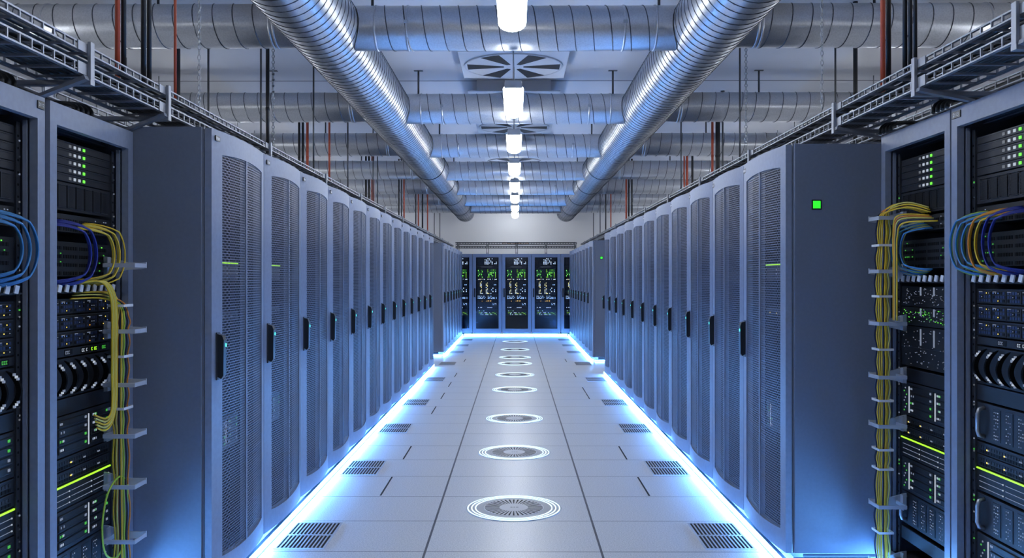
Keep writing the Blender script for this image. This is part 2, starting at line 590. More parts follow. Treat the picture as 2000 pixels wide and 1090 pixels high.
def dev_display(h=.034):
    c = chassis(h, 'device_face')
    out = [('chassis', c, [])]
    for k, (x, m) in enumerate(((.16, 'led_dim'), (.29, 'led_white'), (.37, 'led_lime'), (.45, 'led_dimgreen'))):
        d = MB().box(x - .005, x + .055, -.002, 0, .006, h - .006, 'port_dark')
        for i in range(4):
            xx = x + i * .012
            if (i + k) % 4 == 3: continue
            d.box(xx, xx + .008, -.003, -.002, .010, .0125, m).box(xx, xx + .0022, -.003, -.002, .010, h - .011, m).box(xx, xx + .008, -.003, -.002, h - .0135, h - .011, m)
        out.append(('display', d, []))
    return out

def dev_blades(h=.16):
    c = chassis(h, 'device_black')
    out = [('chassis', c, [])]
    for k in range(6):
        x0 = .03 + k * .084
        b = MB()
        n = 12
        poly_out = []
        for i in range(n + 1):
            z = .008 + (h - .016) * i / n
            y = -.008 - .048 * math.sin(PI * i / n) ** .7
            poly_out.append((y, z))
        poly = poly_out + [(y + .016, z) for y, z in reversed(poly_out[1:-1])]
        poly = [(0, .008)] + poly_out[1:-1] + [(0, h - .008)] + [(min(0, y + .018), z) for y, z in reversed(poly_out[2:-2])]
        b.prism(poly, x0 + .037, x0 + .048, 'x', 'matte_black')
        subs = [MB(), MB()]
        for i, m in ((1.2, 'led_dim'), (1.9, 'led_white'), (2.6, 'led_dim'), (9.6, 'led_dim'), (10.2, 'led_white'), (10.9, 'led_dim')):
            z = .008 + (h - .016) * i / n
            y = -.008 - .048 * math.sin(PI * i / n) ** .7
            subs[i > 6].box(x0 + .0365, x0 + .0455, y - .0045, y + .002, z - .0045, z + .0045, m)
        out.append(('blade_handle', b, [('handle_print', q) for q in subs]))
    return out

def dev_blank(h=.07):
    c = chassis(h, 'device_black')
    c.box(.004, W - .004, -.0015, 0, h - .004, h - .002, 'device_edge')
    return [('panel', c, [])]

def dev_drives(h=.165, seed=3):
    r = random.Random(seed)
    c = chassis(h, 'device_face')
    out = [('chassis', c, [])]
    for x in (.085, .345):
        out.append(('light_bar', MB().box(x, x + .0035, -.004, 0, .015, h - .02, 'led_white'), []))
    for j in range(4):
        for i, (xa, xb) in enumerate(((.105, .335), (.365, .52))):
            z = .016 + j * .035
            t = MB().box(xa, xb, -.006, 0, z, z + .029, 'device_black', .0015)
            t.box(xa + .004, xb - .004, -.0072, -.006, z + .003, z + .005, 'device_edge')
            for q in range(5):
                if r.random() < .8:
                    xx = xa + .006 + q * .007
                    t.box(xx, xx + .005, -.0078, -.006, z + .012, z + .021, r.choice(('led_dim', 'led_white', 'led_dimgreen')))
            xx = xb - .03
            t.box(xx, xx + .014, -.0078, -.006, z + .012, z + .022, r.choice(('led_dim', 'led_dimgreen')))
            out.append(('drive_tray', t, []))
    m = MB()
    for j in range(8):
        m.box(.03 + .012 * (j % 3), .036 + .012 * (j % 3), -.003, 0, .02 + j * .016, .026 + j * .016, r.choice(('led_dim', 'led_dimgreen')))
    out.append(('status_column', m, []))
    return out

def dev_slim(h=.05, seed=4):
    r = random.Random(seed)
    c = chassis(h, 'device_black')
    c.box(.01, W - .01, -.0015, 0, h - .004, h - .002, 'device_edge')
    for i in range(26):
        x = .02 + i * .0193
        c.box(x, x + .014, -.002, 0, .006, .018, 'port_dark').box(x, x + .014, -.002, 0, .024, .036, 'device_face')
    out = [('chassis', c, [])]
    for k in range(4):
        x = .06 + .12 * k + r.random() * .05
        out.append(('status_light', MB().box(x, x + .006, -.0035, 0, .02, .026, r.choice(('led_yellow', 'led_white', 'led_dim'))).box(x + .01, x + .016, -.0035, 0, .02, .026, 'led_dim'), []))
    return out

def dev_lime(h=.10):
    c = chassis(h, 'device_black')
    out = [('chassis', c, [])]
    out.append(('light_strip', MB().box(.004, W - .004, -.005, 0, h - .010, h - .004, 'led_lime'), []))
    for j in range(3):
        z = .016 + j * .023
        ln = MB()
        for xa, xb in ((.02, .19), (.21, .37), (.39, .52)):
            ln.box(xa, xb, -.0025, 0, z, z + .0016, 'led_dim').box(xb, xb + .005, -.003, 0, z - .0018, z + .0034, 'led_white')
        out.append(('trim_line', ln, []))
    return out

def dev_module(h=.16, seed=5):
    """chassis with a pale pull handle and columns of pin-prick lights"""
    r = random.Random(seed)
    c = chassis(h, 'device_face')
    out = [('chassis', c, [])]
    z0, z1 = .02, h - .02
    pts = [(.055, 0, z0), (.055, -.022, z0 + .006), (.055, -.028, z0 + .025), (.055, -.028, z1 - .025), (.055, -.022, z1 - .006), (.055, 0, z1)]
    out.append(('pull_handle', MB().tube(pts, .009, 'device_silver', 8), []))
    for k in range(5):
        x = .12 + k * .085
        p = MB().box(x, x + .055, -.002, 0, .015, h - .015, 'device_black')
        for j in range(9):
            for i in range(3):
                if r.random() < .55:
                    p.box(x + .010 + i * .013, x + .014 + i * .013, -.003, -.002, .022 + j * .0135, .026 + j * .0135, r.choice(('led_dim', 'led_dim', 'led_white')))
        out.append(('light_column', p, []))
    return out

def dev_cards(h=.20, seed=6, green=False):
    """matt panel with fine irregular pin lights and paired upright labels"""
    r = random.Random(seed)
    c = chassis(h, 'device_black')
    c.box(.006, W - .006, -.002, 0, h * .48, h * .48 + .002, 'device_edge')
    out = [('chassis', c, [])]
    n = MB()
    for q in range(90):
        x = .02 + r.random() * (W - .05); z = .01 + r.random() * (h - .02)
        m = r.choice(('led_dim', 'led_dim', 'led_grey')) if not green else r.choice(('led_dimgreen', 'led_green', 'led_dim'))
        n.box(x, x + .003 + r.random() * .004, -.002, 0, z, z + .003, m)
    out.append(('pin_lights', n, []))
    for x in (.20, .33):
        out.append(('upright_label', MB().box(x, x + .010, -.003, 0, h * .55, h * .95, 'led_dim'), []))
    return out

def dev_instance(name, spec, cat='server', lod=False):
    if lod:
        m = MB()
        for pn, b, subs in spec:
            m.add(b)
            for sn, sb in subs: m.add(sb)
        o = m.build(name); o['category'] = cat
        return o
    root = empty(name, cat=cat)
    for pn, b, subs in spec:
        p = b.build(pn, root)
        for sn, sb in subs: sb.build(sn, p)
    return root

# name, maker, category, description used in labels, (z0, z1) above the floor on the left racks
LAYOUT = [
    ('rack_server', lambda: dev_server(.0325), 'server', 'four-light black server', [(2.0275 - .033 * k, 2.060 - .033 * k) for k in range(5)]),
    ('louvred_fan_unit', lambda: dev_louvre(.116), 'fan unit', 'black louvred fan unit', [(1.776, 1.892)]),
    ('patch_bay', lambda: dev_patch(.074, ('led_dim',), 2), 'patch panel', 'dark patch panel under the louvres', [(1.690, 1.764)]),
    ('lit_patch_bay', lambda: dev_patch(.142, ('led_dimgreen', 'led_green', 'led_dimgreen'), 3), 'patch panel', 'patch panel with green ports', [(1.510, 1.652)]),
    ('cable_tag_bar', lambda: dev_tag_bar(.030), 'cable bar', 'cable bar with white tags', [(1.440, 1.470)]),
    ('network_switch', lambda: dev_switch(.064, 4), 'switch', 'switch with blue-tinted ports', [(1.357 - .067 * k, 1.421 - .067 * k) for k in range(3)]),
    ('display_unit', lambda: dev_display(.034), 'display unit', 'slim unit with lit digit displays', [(1.184, 1.218)]),
    ('blade_server', lambda: dev_blades(.158), 'server', 'unit with curved bulging handles', [(1.020, 1.178)]),
    ('filler_plate', lambda: dev_blank(.066), 'panel', 'plain blanking plate', [(.950, 1.016), (.150, .216)]),
    ('drive_array', lambda: dev_drives(.166, 6), 'drive array', 'drive array with light bars', [(.780, .946), (.400, .566)]),
    ('slim_switch', lambda: dev_slim(.05, 7), 'switch', 'slim dark switch', [(.726, .776), (.673, .723)]),
    ('storage_unit', lambda: dev_lime(.10), 'storage unit', 'storage unit with lime strip', [(.570, .670)]),
    ('module_chassis', lambda: dev_module(.16, 8), 'server', 'chassis with pale pull handle', [(.235, .395)]),
]
LAYOUT_B = [
    ('rack_server', None, 'server', 'four-light black server', [(2.0275 - .033 * k, 2.060 - .033 * k) for k in range(5)]),
    ('louvred_fan_unit', None, 'fan unit', 'black louvred fan unit', [(1.776, 1.892)]),
    ('patch_bay', None, 'patch panel', 'dark patch panel under the louvres', [(1.690, 1.764)]),
    ('lit_patch_bay', None, 'patch panel', 'patch panel with green ports', [(1.510, 1.652)]),
    ('cable_tag_bar', None, 'cable bar', 'cable bar with white tags', [(1.440, 1.470)]),
    ('line_card_unit', lambda: dev_cards(.10, 11), 'server', 'card unit with upright labels', [(1.325, 1.425)]),
    ('lit_card_unit', lambda: dev_cards(.09, 12, True), 'server', 'card unit with green specks', [(1.232, 1.322)]),
    ('dotted_card_unit', lambda: dev_cards(.20, 13), 'server', 'tall unit with scattered specks', [(1.028, 1.228)]),
    ('filler_plate', None, 'panel', 'plain blanking plate', [(.950, 1.016), (.150, .216)]),
    ('drive_array', None, 'drive array', 'drive array with light bars', [(.780, .946), (.400, .566)]),
    ('slim_switch', None, 'switch', 'slim dark switch', [(.726, .776), (.673, .723)]),
    ('storage_unit', None, 'storage unit', 'storage unit with lime strip', [(.570, .670)]),
    ('module_chassis', None, 'server', 'chassis with pale pull handle', [(.235, .395)]),
]
LAYOUT_C = [  # right rack by the picture's edge: pull-handle module under the blades
    x for x in LAYOUT if x[0] not in ('drive_array', 'module_chassis')] + [
    ('module_chassis', None, 'server', 'chassis with pale pull handle', [(.782, .942), (.400, .560)]),
    ('drive_array', None, 'drive array', 'drive array with light bars', [(.225, .391)]),
]
SPECS = {}
for n, mk, c, d, zz in LAYOUT + LAYOUT_B:
    if mk: SPECS[n] = (mk, c)
PROTO, PROTO_LOD = {}, {}
def device(name, lod, world, rz, label, group):
    P = PROTO_LOD if lod else PROTO
    if name not in P:
        mk, c = SPECS[name]
        P[name] = dev_instance(name, mk(), c, lod)
    return place(P[name], USED, world, rz, label, group)

def fill(layout, origin, rz, x0, y0, dz, where, lod=False, only=None):
    M = Matrix.Rotation(rz, 4, 'Z')
    for n, mk, c, desc, zz in layout:
        if only and n not in only: continue
        for k, (za, zb) in enumerate(zz):
            p = M @ Vector((x0, y0, za + dz)) + Vector(origin)
            pos = ''
            if len(zz) > 1:
                pos = (['topmost', 'second', 'third', 'fourth', 'lowest'] if len(zz) == 5 else ['top', 'middle', 'bottom'] if len(zz) == 3 else ['upper', 'lower'])[k]
                pos = f', {pos} of {["", "", "two", "three", "four", "five"][len(zz)]}'
            device(n, lod, p, rz, f'{desc}{pos}, {where}', f'{n.replace("_", " ")}s in the racks')

# ------------------------------------------------------------------ open racks
RW, RD = .69, 1.1
ST = .047
def make_rack(zt):
    root = empty('open_server_rack', cat='rack')
    f = MB().plate([0, ST, RW - ST, RW], [.08, .115, zt - .083, zt], lambda i, j: i == 1 and j == 1, lambda x: 0, .03, 'cabinet_paint')
    f.build('front_frame', root)
    MB().box(.0, .016, .031, RD, .08, zt, 'shaded_side_paint').build('side_wall', root)
    MB().box(RW - .016, RW, .031, RD, .08, zt, 'shaded_side_paint').build('side_wall', root)
    MB().box(.016, RW - .016, RD - .02, RD, .08, zt, 'dark_interior').build('back_panel', root)
    MB().box(.016, RW - .016, .031, RD - .02, zt - .02, zt, 'shaded_side_paint').build('top_panel', root)
    MB().box(.016, RW - .016, .031, RD - .02, .08, .10, 'dark_interior').build('bottom_panel', root)
    MB().box(.03, RW - .03, .1, RD - .05, .002, .08, 'seam').build('plinth', root)
    for s in (0, 1):
        r = MB()
        xa = .050 if s == 0 else RW - .073
        r.box(xa, xa + .023, .063, .069, .11, zt - .10, 'device_edge')
        xo = xa + .006
        r.box(xa - .012 if s == 0 else xa + .024, xa - .001 if s == 0 else xa + .035, .040, .055, .11, zt - .09, 'cabinet_paint')
        for k in range(44):
            z = .15 + k * .0445
            if z > zt - .12: break
            r.box(xo, xo + .008, .0615, .063, z, z + .008, 'port_dark')
        rail = r.build('mounting_rail', root)
        d = MB()
        rr = random.Random(20 + s)
        for k in range(26):
            z = .2 + rr.random() * (zt - .35)
            d.box(xo + .008, xo + .014, .0600, .0629, z, z + .006, rr.choice(('led_dim', 'led_grey', 'led_dimgreen', 'led_grey', 'device_silver')))
        d.build('screw_dots', rail)
    tb = MB().box(.05, RW - .05, .10, .14, zt - .078, zt - .045, 'device_face', .004)
    tb.box(.10, RW - .10, .098, .102, zt - .066, zt - .060, 'device_edge')
    tb.build('top_cable_guide', root)
    MB().box(ST + .016, ST + .034, .034, .038, zt - .125, zt - .105, 'led_dimgreen').build('door_switch', root) if False else None
    return root
def number_plate(rack, x, zt, s, hw=.034):
    p = MB().box(x - hw, x + hw, -.0045, -.0002, zt - .047, zt - .017, 'black_plastic', .001).build('number_plate', rack)
    p['label'] = 'black plate with pale numerals'
    text(s, 'numerals', .024 if hw > .03 else .017, p, (x, -.0047, zt - .032), (PI / 2, 0, 0), 'tag_white')

ZL, ZR = CAMZ + .674, CAMZ + .735
XL, XR = 1.755, 1.888
RL = make_rack(ZL)
RRk = make_rack(ZR)
LR1 = (-XL, 3.178, 0); LR2 = (-XL, 2.452, 0)
RR1 = (XR, 4.370, 0); RR2 = (XR, 3.668, 0)
place(RL, USED, LR1, PI / 2, 'open grey rack with dark blue and yellow cable loops, beside the blank cabinet side', 'open racks')
l2 = place(RL, USED, LR2, PI / 2, 'open grey rack at the left picture edge with sky blue cable loops', 'open racks')
place(RRk, USED, RR1, -PI / 2, 'open grey rack with the thick yellow cable bundle beside the green status light panel', 'open racks')
r2 = place(RRk, USED, RR2, -PI / 2, 'open grey rack at the right edge with blue, yellow and orange loops', 'open racks')
number_plate(l2, RW - .03, ZL, '2112', .022)
number_plate(r2, .045, ZR, '2113')
DZR = .04
fill(LAYOUT, LR1, PI / 2, .0755, .07, 0, 'in the rack of dark blue loops')
fill(LAYOUT, LR2, PI / 2, .0755, .07, 0, 'in the rack at the left edge')
fill(LAYOUT_B, RR1, -PI / 2, .0755, .07, DZR, 'in the rack of the yellow bundle')
fill(LAYOUT_C, RR2, -PI / 2, .0755, .07, DZR, 'in the rack at the right edge')

# ------------------------------------------------------------------ far cabinets with glazed doors
FW, FY, FZT, FPITCH = .768, 22.35, 2.165, .7785
def make_glazed():
    root = empty('glazed_cabinet', cat='cabinet')
    b = MB(); t = .02
    b.box(0, FW, CD - t, CD, ZB, FZT, 'dark_interior')
    b.box(0, t, .036, CD - t, ZB, FZT, 'shaded_side_paint')
    b.box(FW - t, FW, .036, CD - t, ZB, FZT, 'shaded_side_paint')
    b.box(t, FW - t, .036, CD - t, FZT - t, FZT, 'shaded_side_paint')
    b.box(t, FW - t, .036, CD - t, ZB, ZB + t, 'dark_interior')
    b.build('body', root)
    MB().box(.03, FW - .03, .10, CD - .06, .002, ZB, 'seam').build('plinth', root)
    d = MB().plate([0, .085, FW - .082, FW], [ZB, .185, FZT - .09, FZT], lambda i, j: i == 1 and j == 1, lambda x: 0, .032, 'cabinet_paint').build('door', root)
    MB().box(.0852, FW - .0822, .012, .016, .1852, FZT - .0902, 'tinted_glass').build('glass_pane', d)
    h = MB().prism([(0, 1.03), (-.03, 1.02), (-.034, 1.23), (-.02, 1.25), (0, 1.255)], .035, .070, 'x', 'black_plastic')
    h.build('handle', d)
    return root
GL = make_glazed()
fx = [-1.905 + k * FPITCH for k in range(5)]
fx = [.028 - FPITCH * 2.5 + k * FPITCH + .005 for k in range(5)]
fl = ['outermost on the left', 'second from the left', 'in the middle', 'second from the right', 'outermost on the right']
def dev_far(h, zones, seed):
    """equipment front seen from far off: each zone is (x from, x to, z from, z to as fractions, columns, rows, chance, lights)"""
    r = random.Random(seed)
    c = chassis(h, 'device_black')
    c.box(.006, W - .006, -.002, 0, h - .006, h - .003, 'device_edge')
    for xa, xb, za, zb, nx, nz, ch, lights in zones:
        for i in range(nx):
            for j in range(nz):
                if r.random() > ch: continue
                x = W * (xa + (xb - xa) * (i + .2) / nx); z = h * (za + (zb - za) * (j + .2) / nz)
                c.box(x, x + W * (xb - xa) / nx * .55, -.004, -.0001, z, z + h * (zb - za) / nz * .55, r.choice(lights))
    return [('chassis', c, [])]
G, Wt, Dm, Ye, Or, Bl = 'far_green', 'far_white', 'far_dim', 'far_yellow', 'far_orange', 'far_blue'
FARS = {
    'server_bank': (.20, [(.36, .78, .08, .92, 6, 6, .55, (Dm, Dm, Wt, Dm)), (.84, .98, .1, .5, 2, 2, .5, (Dm,))], 'dark server bank with pale lights'),
    'fan_module': (.085, [(.02, .98, .30, .42, 1, 1, 1, ('led_grey',)), (.02, .98, .62, .72, 1, 1, 1, ('led_grey',))], 'grey slatted fan module'),
    'green_patch_bay': (.25, [(.04, .28, .05, .9, 5, 6, .55, (G, 'led_dimgreen', 'led_dimgreen')), (.50, .93, .05, .95, 8, 6, .6, (G, 'led_dimgreen', 'led_dimgreen', 'led_lime'))], 'patch bay of green lights'),
    'tag_strip': (.045, [(.04, .97, .2, .8, 16, 2, .6, (Dm, Wt, Ye))], 'strip of pale tags'),
    'module_rack': (.37, [(.14, .24, .04, .94, 2, 11, .6, (Ye, Dm)), (.42, .54, .04, .94, 2, 11, .65, (Ye, Dm)), (.68, .95, .15, .75, 4, 5, .35, (Bl, Bl, Dm)), (.03, .97, .02, .12, 18, 1, .4, (Dm, Ye))], 'tall module rack with amber light columns'),
    'blue_switch': (.13, [(.03, .42, .1, .8, 9, 3, .7, (Bl, Bl, Dm)), (.52, .97, .1, .8, 9, 3, .65, (Bl, Bl, Dm))], 'switch with blue-white ports'),
    'amber_unit': (.07, [(.05, .50, .4, .60, 8, 1, .6, (Or, 'led_grey')), (.50, .72, .4, .7, 2, 1, 1, (Or,))], 'slim unit with an amber line'),
    'dash_unit': (.17, [(.05, .30, .15, .35, 5, 1, .9, (Dm,)), (.50, .75, .15, .30, 4, 1, .9, (Dm,)), (.76, .95, .6, .95, 4, 2, .8, (Bl, Dm))], 'dark unit with pale dashes'),
    'port_unit': (.17, [(.03, .97, .10, .55, 20, 3, .5, (Dm, 'led_dimgreen', 'led_lime', Dm)), (.05, .40, .65, .85, 8, 1, .6, (Dm, 'led_dimgreen'))], 'port unit with green-white specks'),
}
FAR_MAP = []
zt_ = 2.066
for q, (n, (h, zones, d)) in enumerate(FARS.items()):
    SPECS[n] = ((lambda h=h, zones=zones, q=q: dev_far(h, zones, 60 + q)), 'server')
    FAR_MAP.append((n, None, 'server', d, [(zt_ - h, zt_)]))
    zt_ -= h + .006
for k in range(5):
    place(GL, USED, (fx[k], FY, 0), 0, f'cabinet with a dark glazed door at the aisle end, {fl[k]}', 'glazed cabinets at the aisle end')
    fill(FAR_MAP, (fx[k], FY, 0), 0, (FW - W) / 2, .040, 0, f'in the end cabinet {fl[k]}', lod=True)

# a few devices that glint through the perforated doors nearest the camera
for row, i, what in ((L1, 0, 'first left mesh-door cabinet'), (L1, 1, 'second left mesh-door cabinet'), (R1, 0, 'first right mesh-door cabinet')):
    o = row[i]
    M = Matrix.Rotation(o.rotation_euler.z, 4, 'Z')
    for n, z, dsc in (('storage_unit', 1.49, 'storage unit with lime strip'), ('slim_switch', 1.28, 'slim black switch glinting'), ('drive_array', .62, 'black drive array glinting')):
        p = M @ Vector((.13, .10, z)) + Vector(o.location)
        device(n, True, p, o.rotation_euler.z, f'{dsc} behind the holes of the {what}', 'devices behind perforated doors')

# ------------------------------------------------------------------ light strips under the cabinets
def strip(x0, x1, y0, y1, label, zt=.044):
    root = empty('light_strip', ((x0 + x1) / 2, (y0 + y1) / 2, 0), 0, label, 'light strip', 'glowing strips along the cabinet bases')
    a, b, c, d = x0 - (x0 + x1) / 2, x1 - (x0 + x1) / 2, y0 - (y0 + y1) / 2, y1 - (y0 + y1) / 2
    MB().box(a, b, c, d, .012, zt, 'strip_glow').build('diffuser', root)
    MB().box(a + .002, b - .002, c + .002, d - .002, .0005, .011, 'steel').build('channel', root)
    MB().box(a + .002, b - .002, c + .002, d - .002, .045, .050, 'steel').build('clip_rail', root)
SX0, SX1 = 1.385, 1.410
strip(-SX1, -SX0, 3.90, L1[-1].location.y + CW, 'glowing blue-white strip under the long left cabinet row')
strip(-SX1, -SX0, 16.44, 22.20, 'glowing blue-white strip under the short left cabinet row')
strip(SX0, SX1, 4.40, R1[-1].location.y, 'glowing blue-white strip under the long right cabinet row')
strip(SX0, SX1, 15.36, 22.20, 'glowing blue-white strip under the short right cabinet row')
strip(-1.36, 1.36, FY + .015, FY + .04, 'glowing blue-white strip under the glazed cabinets at the aisle end')
strip(-2.45, -1.44, 16.402, 16.427, 'glowing blue-white strip under the left cabinet side at the passage', .026)
strip(1.44, 2.45, 15.322, 15.347, 'glowing blue-white strip under the right cabinet side at the passage', .026)
strip(-1.75, -1.44, 3.888, 3.910, 'glowing blue-white strip under the blank cabinet side by the left racks')
strip(1.44, 1.88, 4.388, 4.410, 'glowing blue-white strip under the blank cabinet side by the right racks')
strip(-XL - .05, -XL - .025, 2.0, 3.84, 'glowing blue-white strip under the left open racks')
strip(XR + .025, XR + .05, 2.4, 4.33, 'glowing blue-white strip under the right open racks')

# ------------------------------------------------------------------ floor fittings
def make_vent():
    root = empty('floor_vent', cat='floor vent')
    w, d = .285, .505
    MB().plate([-w / 2, -w / 2 + .008, w / 2 - .012, w / 2], [-d / 2, -d / 2 + .012, -.008, .008, d / 2 - .012, d / 2], lambda i, j: i == 1 and j in (1, 3), lambda x: 0, .004, 'vent_metal')
    f = MB()
    xs = [-w / 2, -w / 2 + .008, w / 2 - .012, w / 2]
    f.box(xs[0], xs[1], -d / 2, d / 2, .0005, .005, 'vent_metal').box(xs[2], xs[3], -d / 2, d / 2, .0005, .005, 'vent_metal')
    for a, b in ((-d / 2, -d / 2 + .012), (-.008, .008), (d / 2 - .012, d / 2)):
        f.box(xs[1], xs[2], a, b, .0005, .005, 'vent_metal')
    f.build('frame', root)
    MB().box(xs[1], xs[2], -d / 2 + .012, d / 2 - .012, .0004, .0012, 'slot_dark').build('well', root)
    b = MB()
    n = 12
    for k in range(n + 1):
        x = xs[1] + (xs[2] - xs[1]) * k / n
        xa, xb = max(xs[1], x - .0040), min(xs[2], x + .0040)
        for a, c in ((-d / 2 + .012, -.008), (.008, d / 2 - .012)):
            b.box(xa, xb, a, c, .0012, .0045, 'vent_metal')
    b.build('slats', root)
    return root
VENT = make_vent()
vk = [-1, 2, 5, 8, 12, 16, 20, 23, 26]
for s, nm in ((-1, 'left'), (1, 'right')):
    for q, k in enumerate(vk):
        y = TILE0 + k * TILE + TILE / 2 - .005
        if s > 0 and k == 16: pass
        place(VENT, USED, (s * 1.2 - .005, y, 0), 0 if s > 0 else PI, f'slatted floor vent, {ORD[q]} from the camera along the {nm} glowing strip', 'slatted floor vents')

def make_round():
    root = empty('round_floor_diffuser', cat='floor diffuser')
    MB().ring(0, 0, .0005, .0035, .0, .312, 'rim_grey', 64).build('rim', root)
    for r in (.300, .275, .250):
        MB().ring(0, 0, .0035, .0055, r - .0036, r + .0036, 'ring_glow', 64).build('glow_ring', root)
    g = MB().ring(0, 0, .0035, .0055, 0, .196, 'white_plastic', 64)
    g.build('grille_plate', root)
    sl = MB()
    n = 40
    for k in range(n):
        a = 2 * PI * k / n
        c, q = math.cos(a), math.sin(a)
        pts = []
        for r, w in ((.094, .0020), (.190, .0056)):
            pts += [(r, -w), (r, w)]
        P = [pts[0], pts[2], pts[3], pts[1]]
        sl.prism([(x * c - y * q, x * q + y * c) for x, y in P], .0056, .0064, 'z', 'slot_dark')
    sl.build('radial_slots', root)
    lg = MB()
    for x, w in ((-.022, .014), (-.002, .01), (.014, .016)):
        lg.box(x, x + w, -.005, .006, .0056, .0064, 'logo_grey')
    lg.build('centre_mark', root)
    return root
RND = make_round()
for q, k in enumerate([0, 3, 6, 10, 13, 16, 18, 21, 25]):
    place(RND, USED, (-.012, TILE0 + k * TILE + TILE / 2 + .0, 0), 0, f'round floor grille with glowing rings, {ORD[q]} from the camera down the middle of the aisle', 'round floor grilles')
SLOT = MB().box(-.006, .006, -TILE / 2 + .02, TILE / 2 - .02, .0004, .0014, 'slot_dark').build('floor_slot'); SLOT['category'] = 'floor slot'
for s, nm, ks in ((-1, 'left', [1, 3, 7, 9, 11, 13, 17]), (1, 'right', [1, 3, 9, 10, 13, 17])):
    for q, k in enumerate(ks):
        place(SLOT, USED, (s * .93 - .005, TILE0 + k * TILE + TILE / 2, 0), 0, f'short dark slot between floor tiles, {ORD[q]} from the camera on the {nm} side', 'short slots in the floor')

# ------------------------------------------------------------------ ducts
H = 1.75
ZD = CAMZ + 1.1 * H
RLD, XLD = .155 * H, .83 * H
RC = .0955 * H
KD = [.002247, .003311, .004230, .005215, .00612, .00706, .00786]
DY = [1650 * H * k for k in KD]
L_END = 24.35

def helix(y0, y1, pitch, r, rr, axis, m, mb, c=(0, 0, 0), phase=0., nseg=26, sgn=1, xt=None):
    n = int(abs(y1 - y0) / pitch * nseg)
    pts = []
    for i in range(n + 1):
        t = y0 + (y1 - y0) * i / n
        a = sgn * 2 * PI * i / nseg + phase
        if axis == 'y':
            pts.append((c[0] + r * math.cos(a), t, c[2] + r * math.sin(a)))
        else:
            pts.append((t, c[1] + r * math.cos(a), c[2] + r * math.sin(a)))
    mb.tube(pts, rr, m, 4, True, False)

for s, nm in ((-1, 'left'), (1, 'right')):
    root = empty('main_air_duct', (s * XLD, 0, ZD), 0, f'long spiral-seamed galvanised air duct running down the {nm} side of the aisle', 'air duct', 'long ducts along the aisle')
    b = MB()
    NS = 56
    ys = [.2, 6, 12, 18, 22, L_END - .05, L_END - .012, L_END]
    rs = [RLD, RLD, RLD, RLD, RLD, RLD, RLD * .985, RLD * .93]
    b.tube([(0, y, 0) for y in ys], rs, 'galvanised', NS)
    b.build('duct_tube', root)
    h = MB(); helix(.25, L_END - .12, .11, RLD + .0006, .0048, 'y', 'duct_seam', h, nseg=28, sgn=s)
    h.build('spiral_seam', root)
    for y in (3.6, 14.05, 16.45, 18.9, 21.9):
        if y < 6: continue
        MB().tube([(0, y - .022, 0), (0, y - .02, 0), (0, y + .02, 0), (0, y + .022, 0)], [RLD + .002, RLD + .009, RLD + .009, RLD + .002], 'duct_band', NS, caps=False).build('joint_band', root)
    e = MB().tube([(0, L_END - .10, 0), (0, L_END - .098, 0), (0, L_END - .06, 0), (0, L_END - .058, 0)], [RLD + .001, RLD + .012, RLD + .012, RLD + .001], 'galvanised', NS, caps=False)
    e.build('end_flange', root)

def saddle_tube(xa, xb, fa, fb, r, n, m, mb):
    """tube along x with its ends cut to follow functions of the height offset"""
    base = len(mb.v)
    ts = [0, .0001, .5, .9999, 1]
    xs_n = 8
    for i in range(xs_n + 1):
        t = i / xs_n
        for k in range(n):
            a = 2 * PI * k / n
            y, z = r * math.cos(a), r * math.sin(a)
            x0 = fa(z) if fa else xa
            x1 = fb(z) if fb else xb
            mb.v.append((x0 + (x1 - x0) * t, y, z))
    for i in range(xs_n):
        for k in range(n):
            k2 = (k + 1) % n
            mb.face([base + i * n + k, base + i * n + k2, base + (i + 1) * n + k2, base + (i + 1) * n + k], m, True)

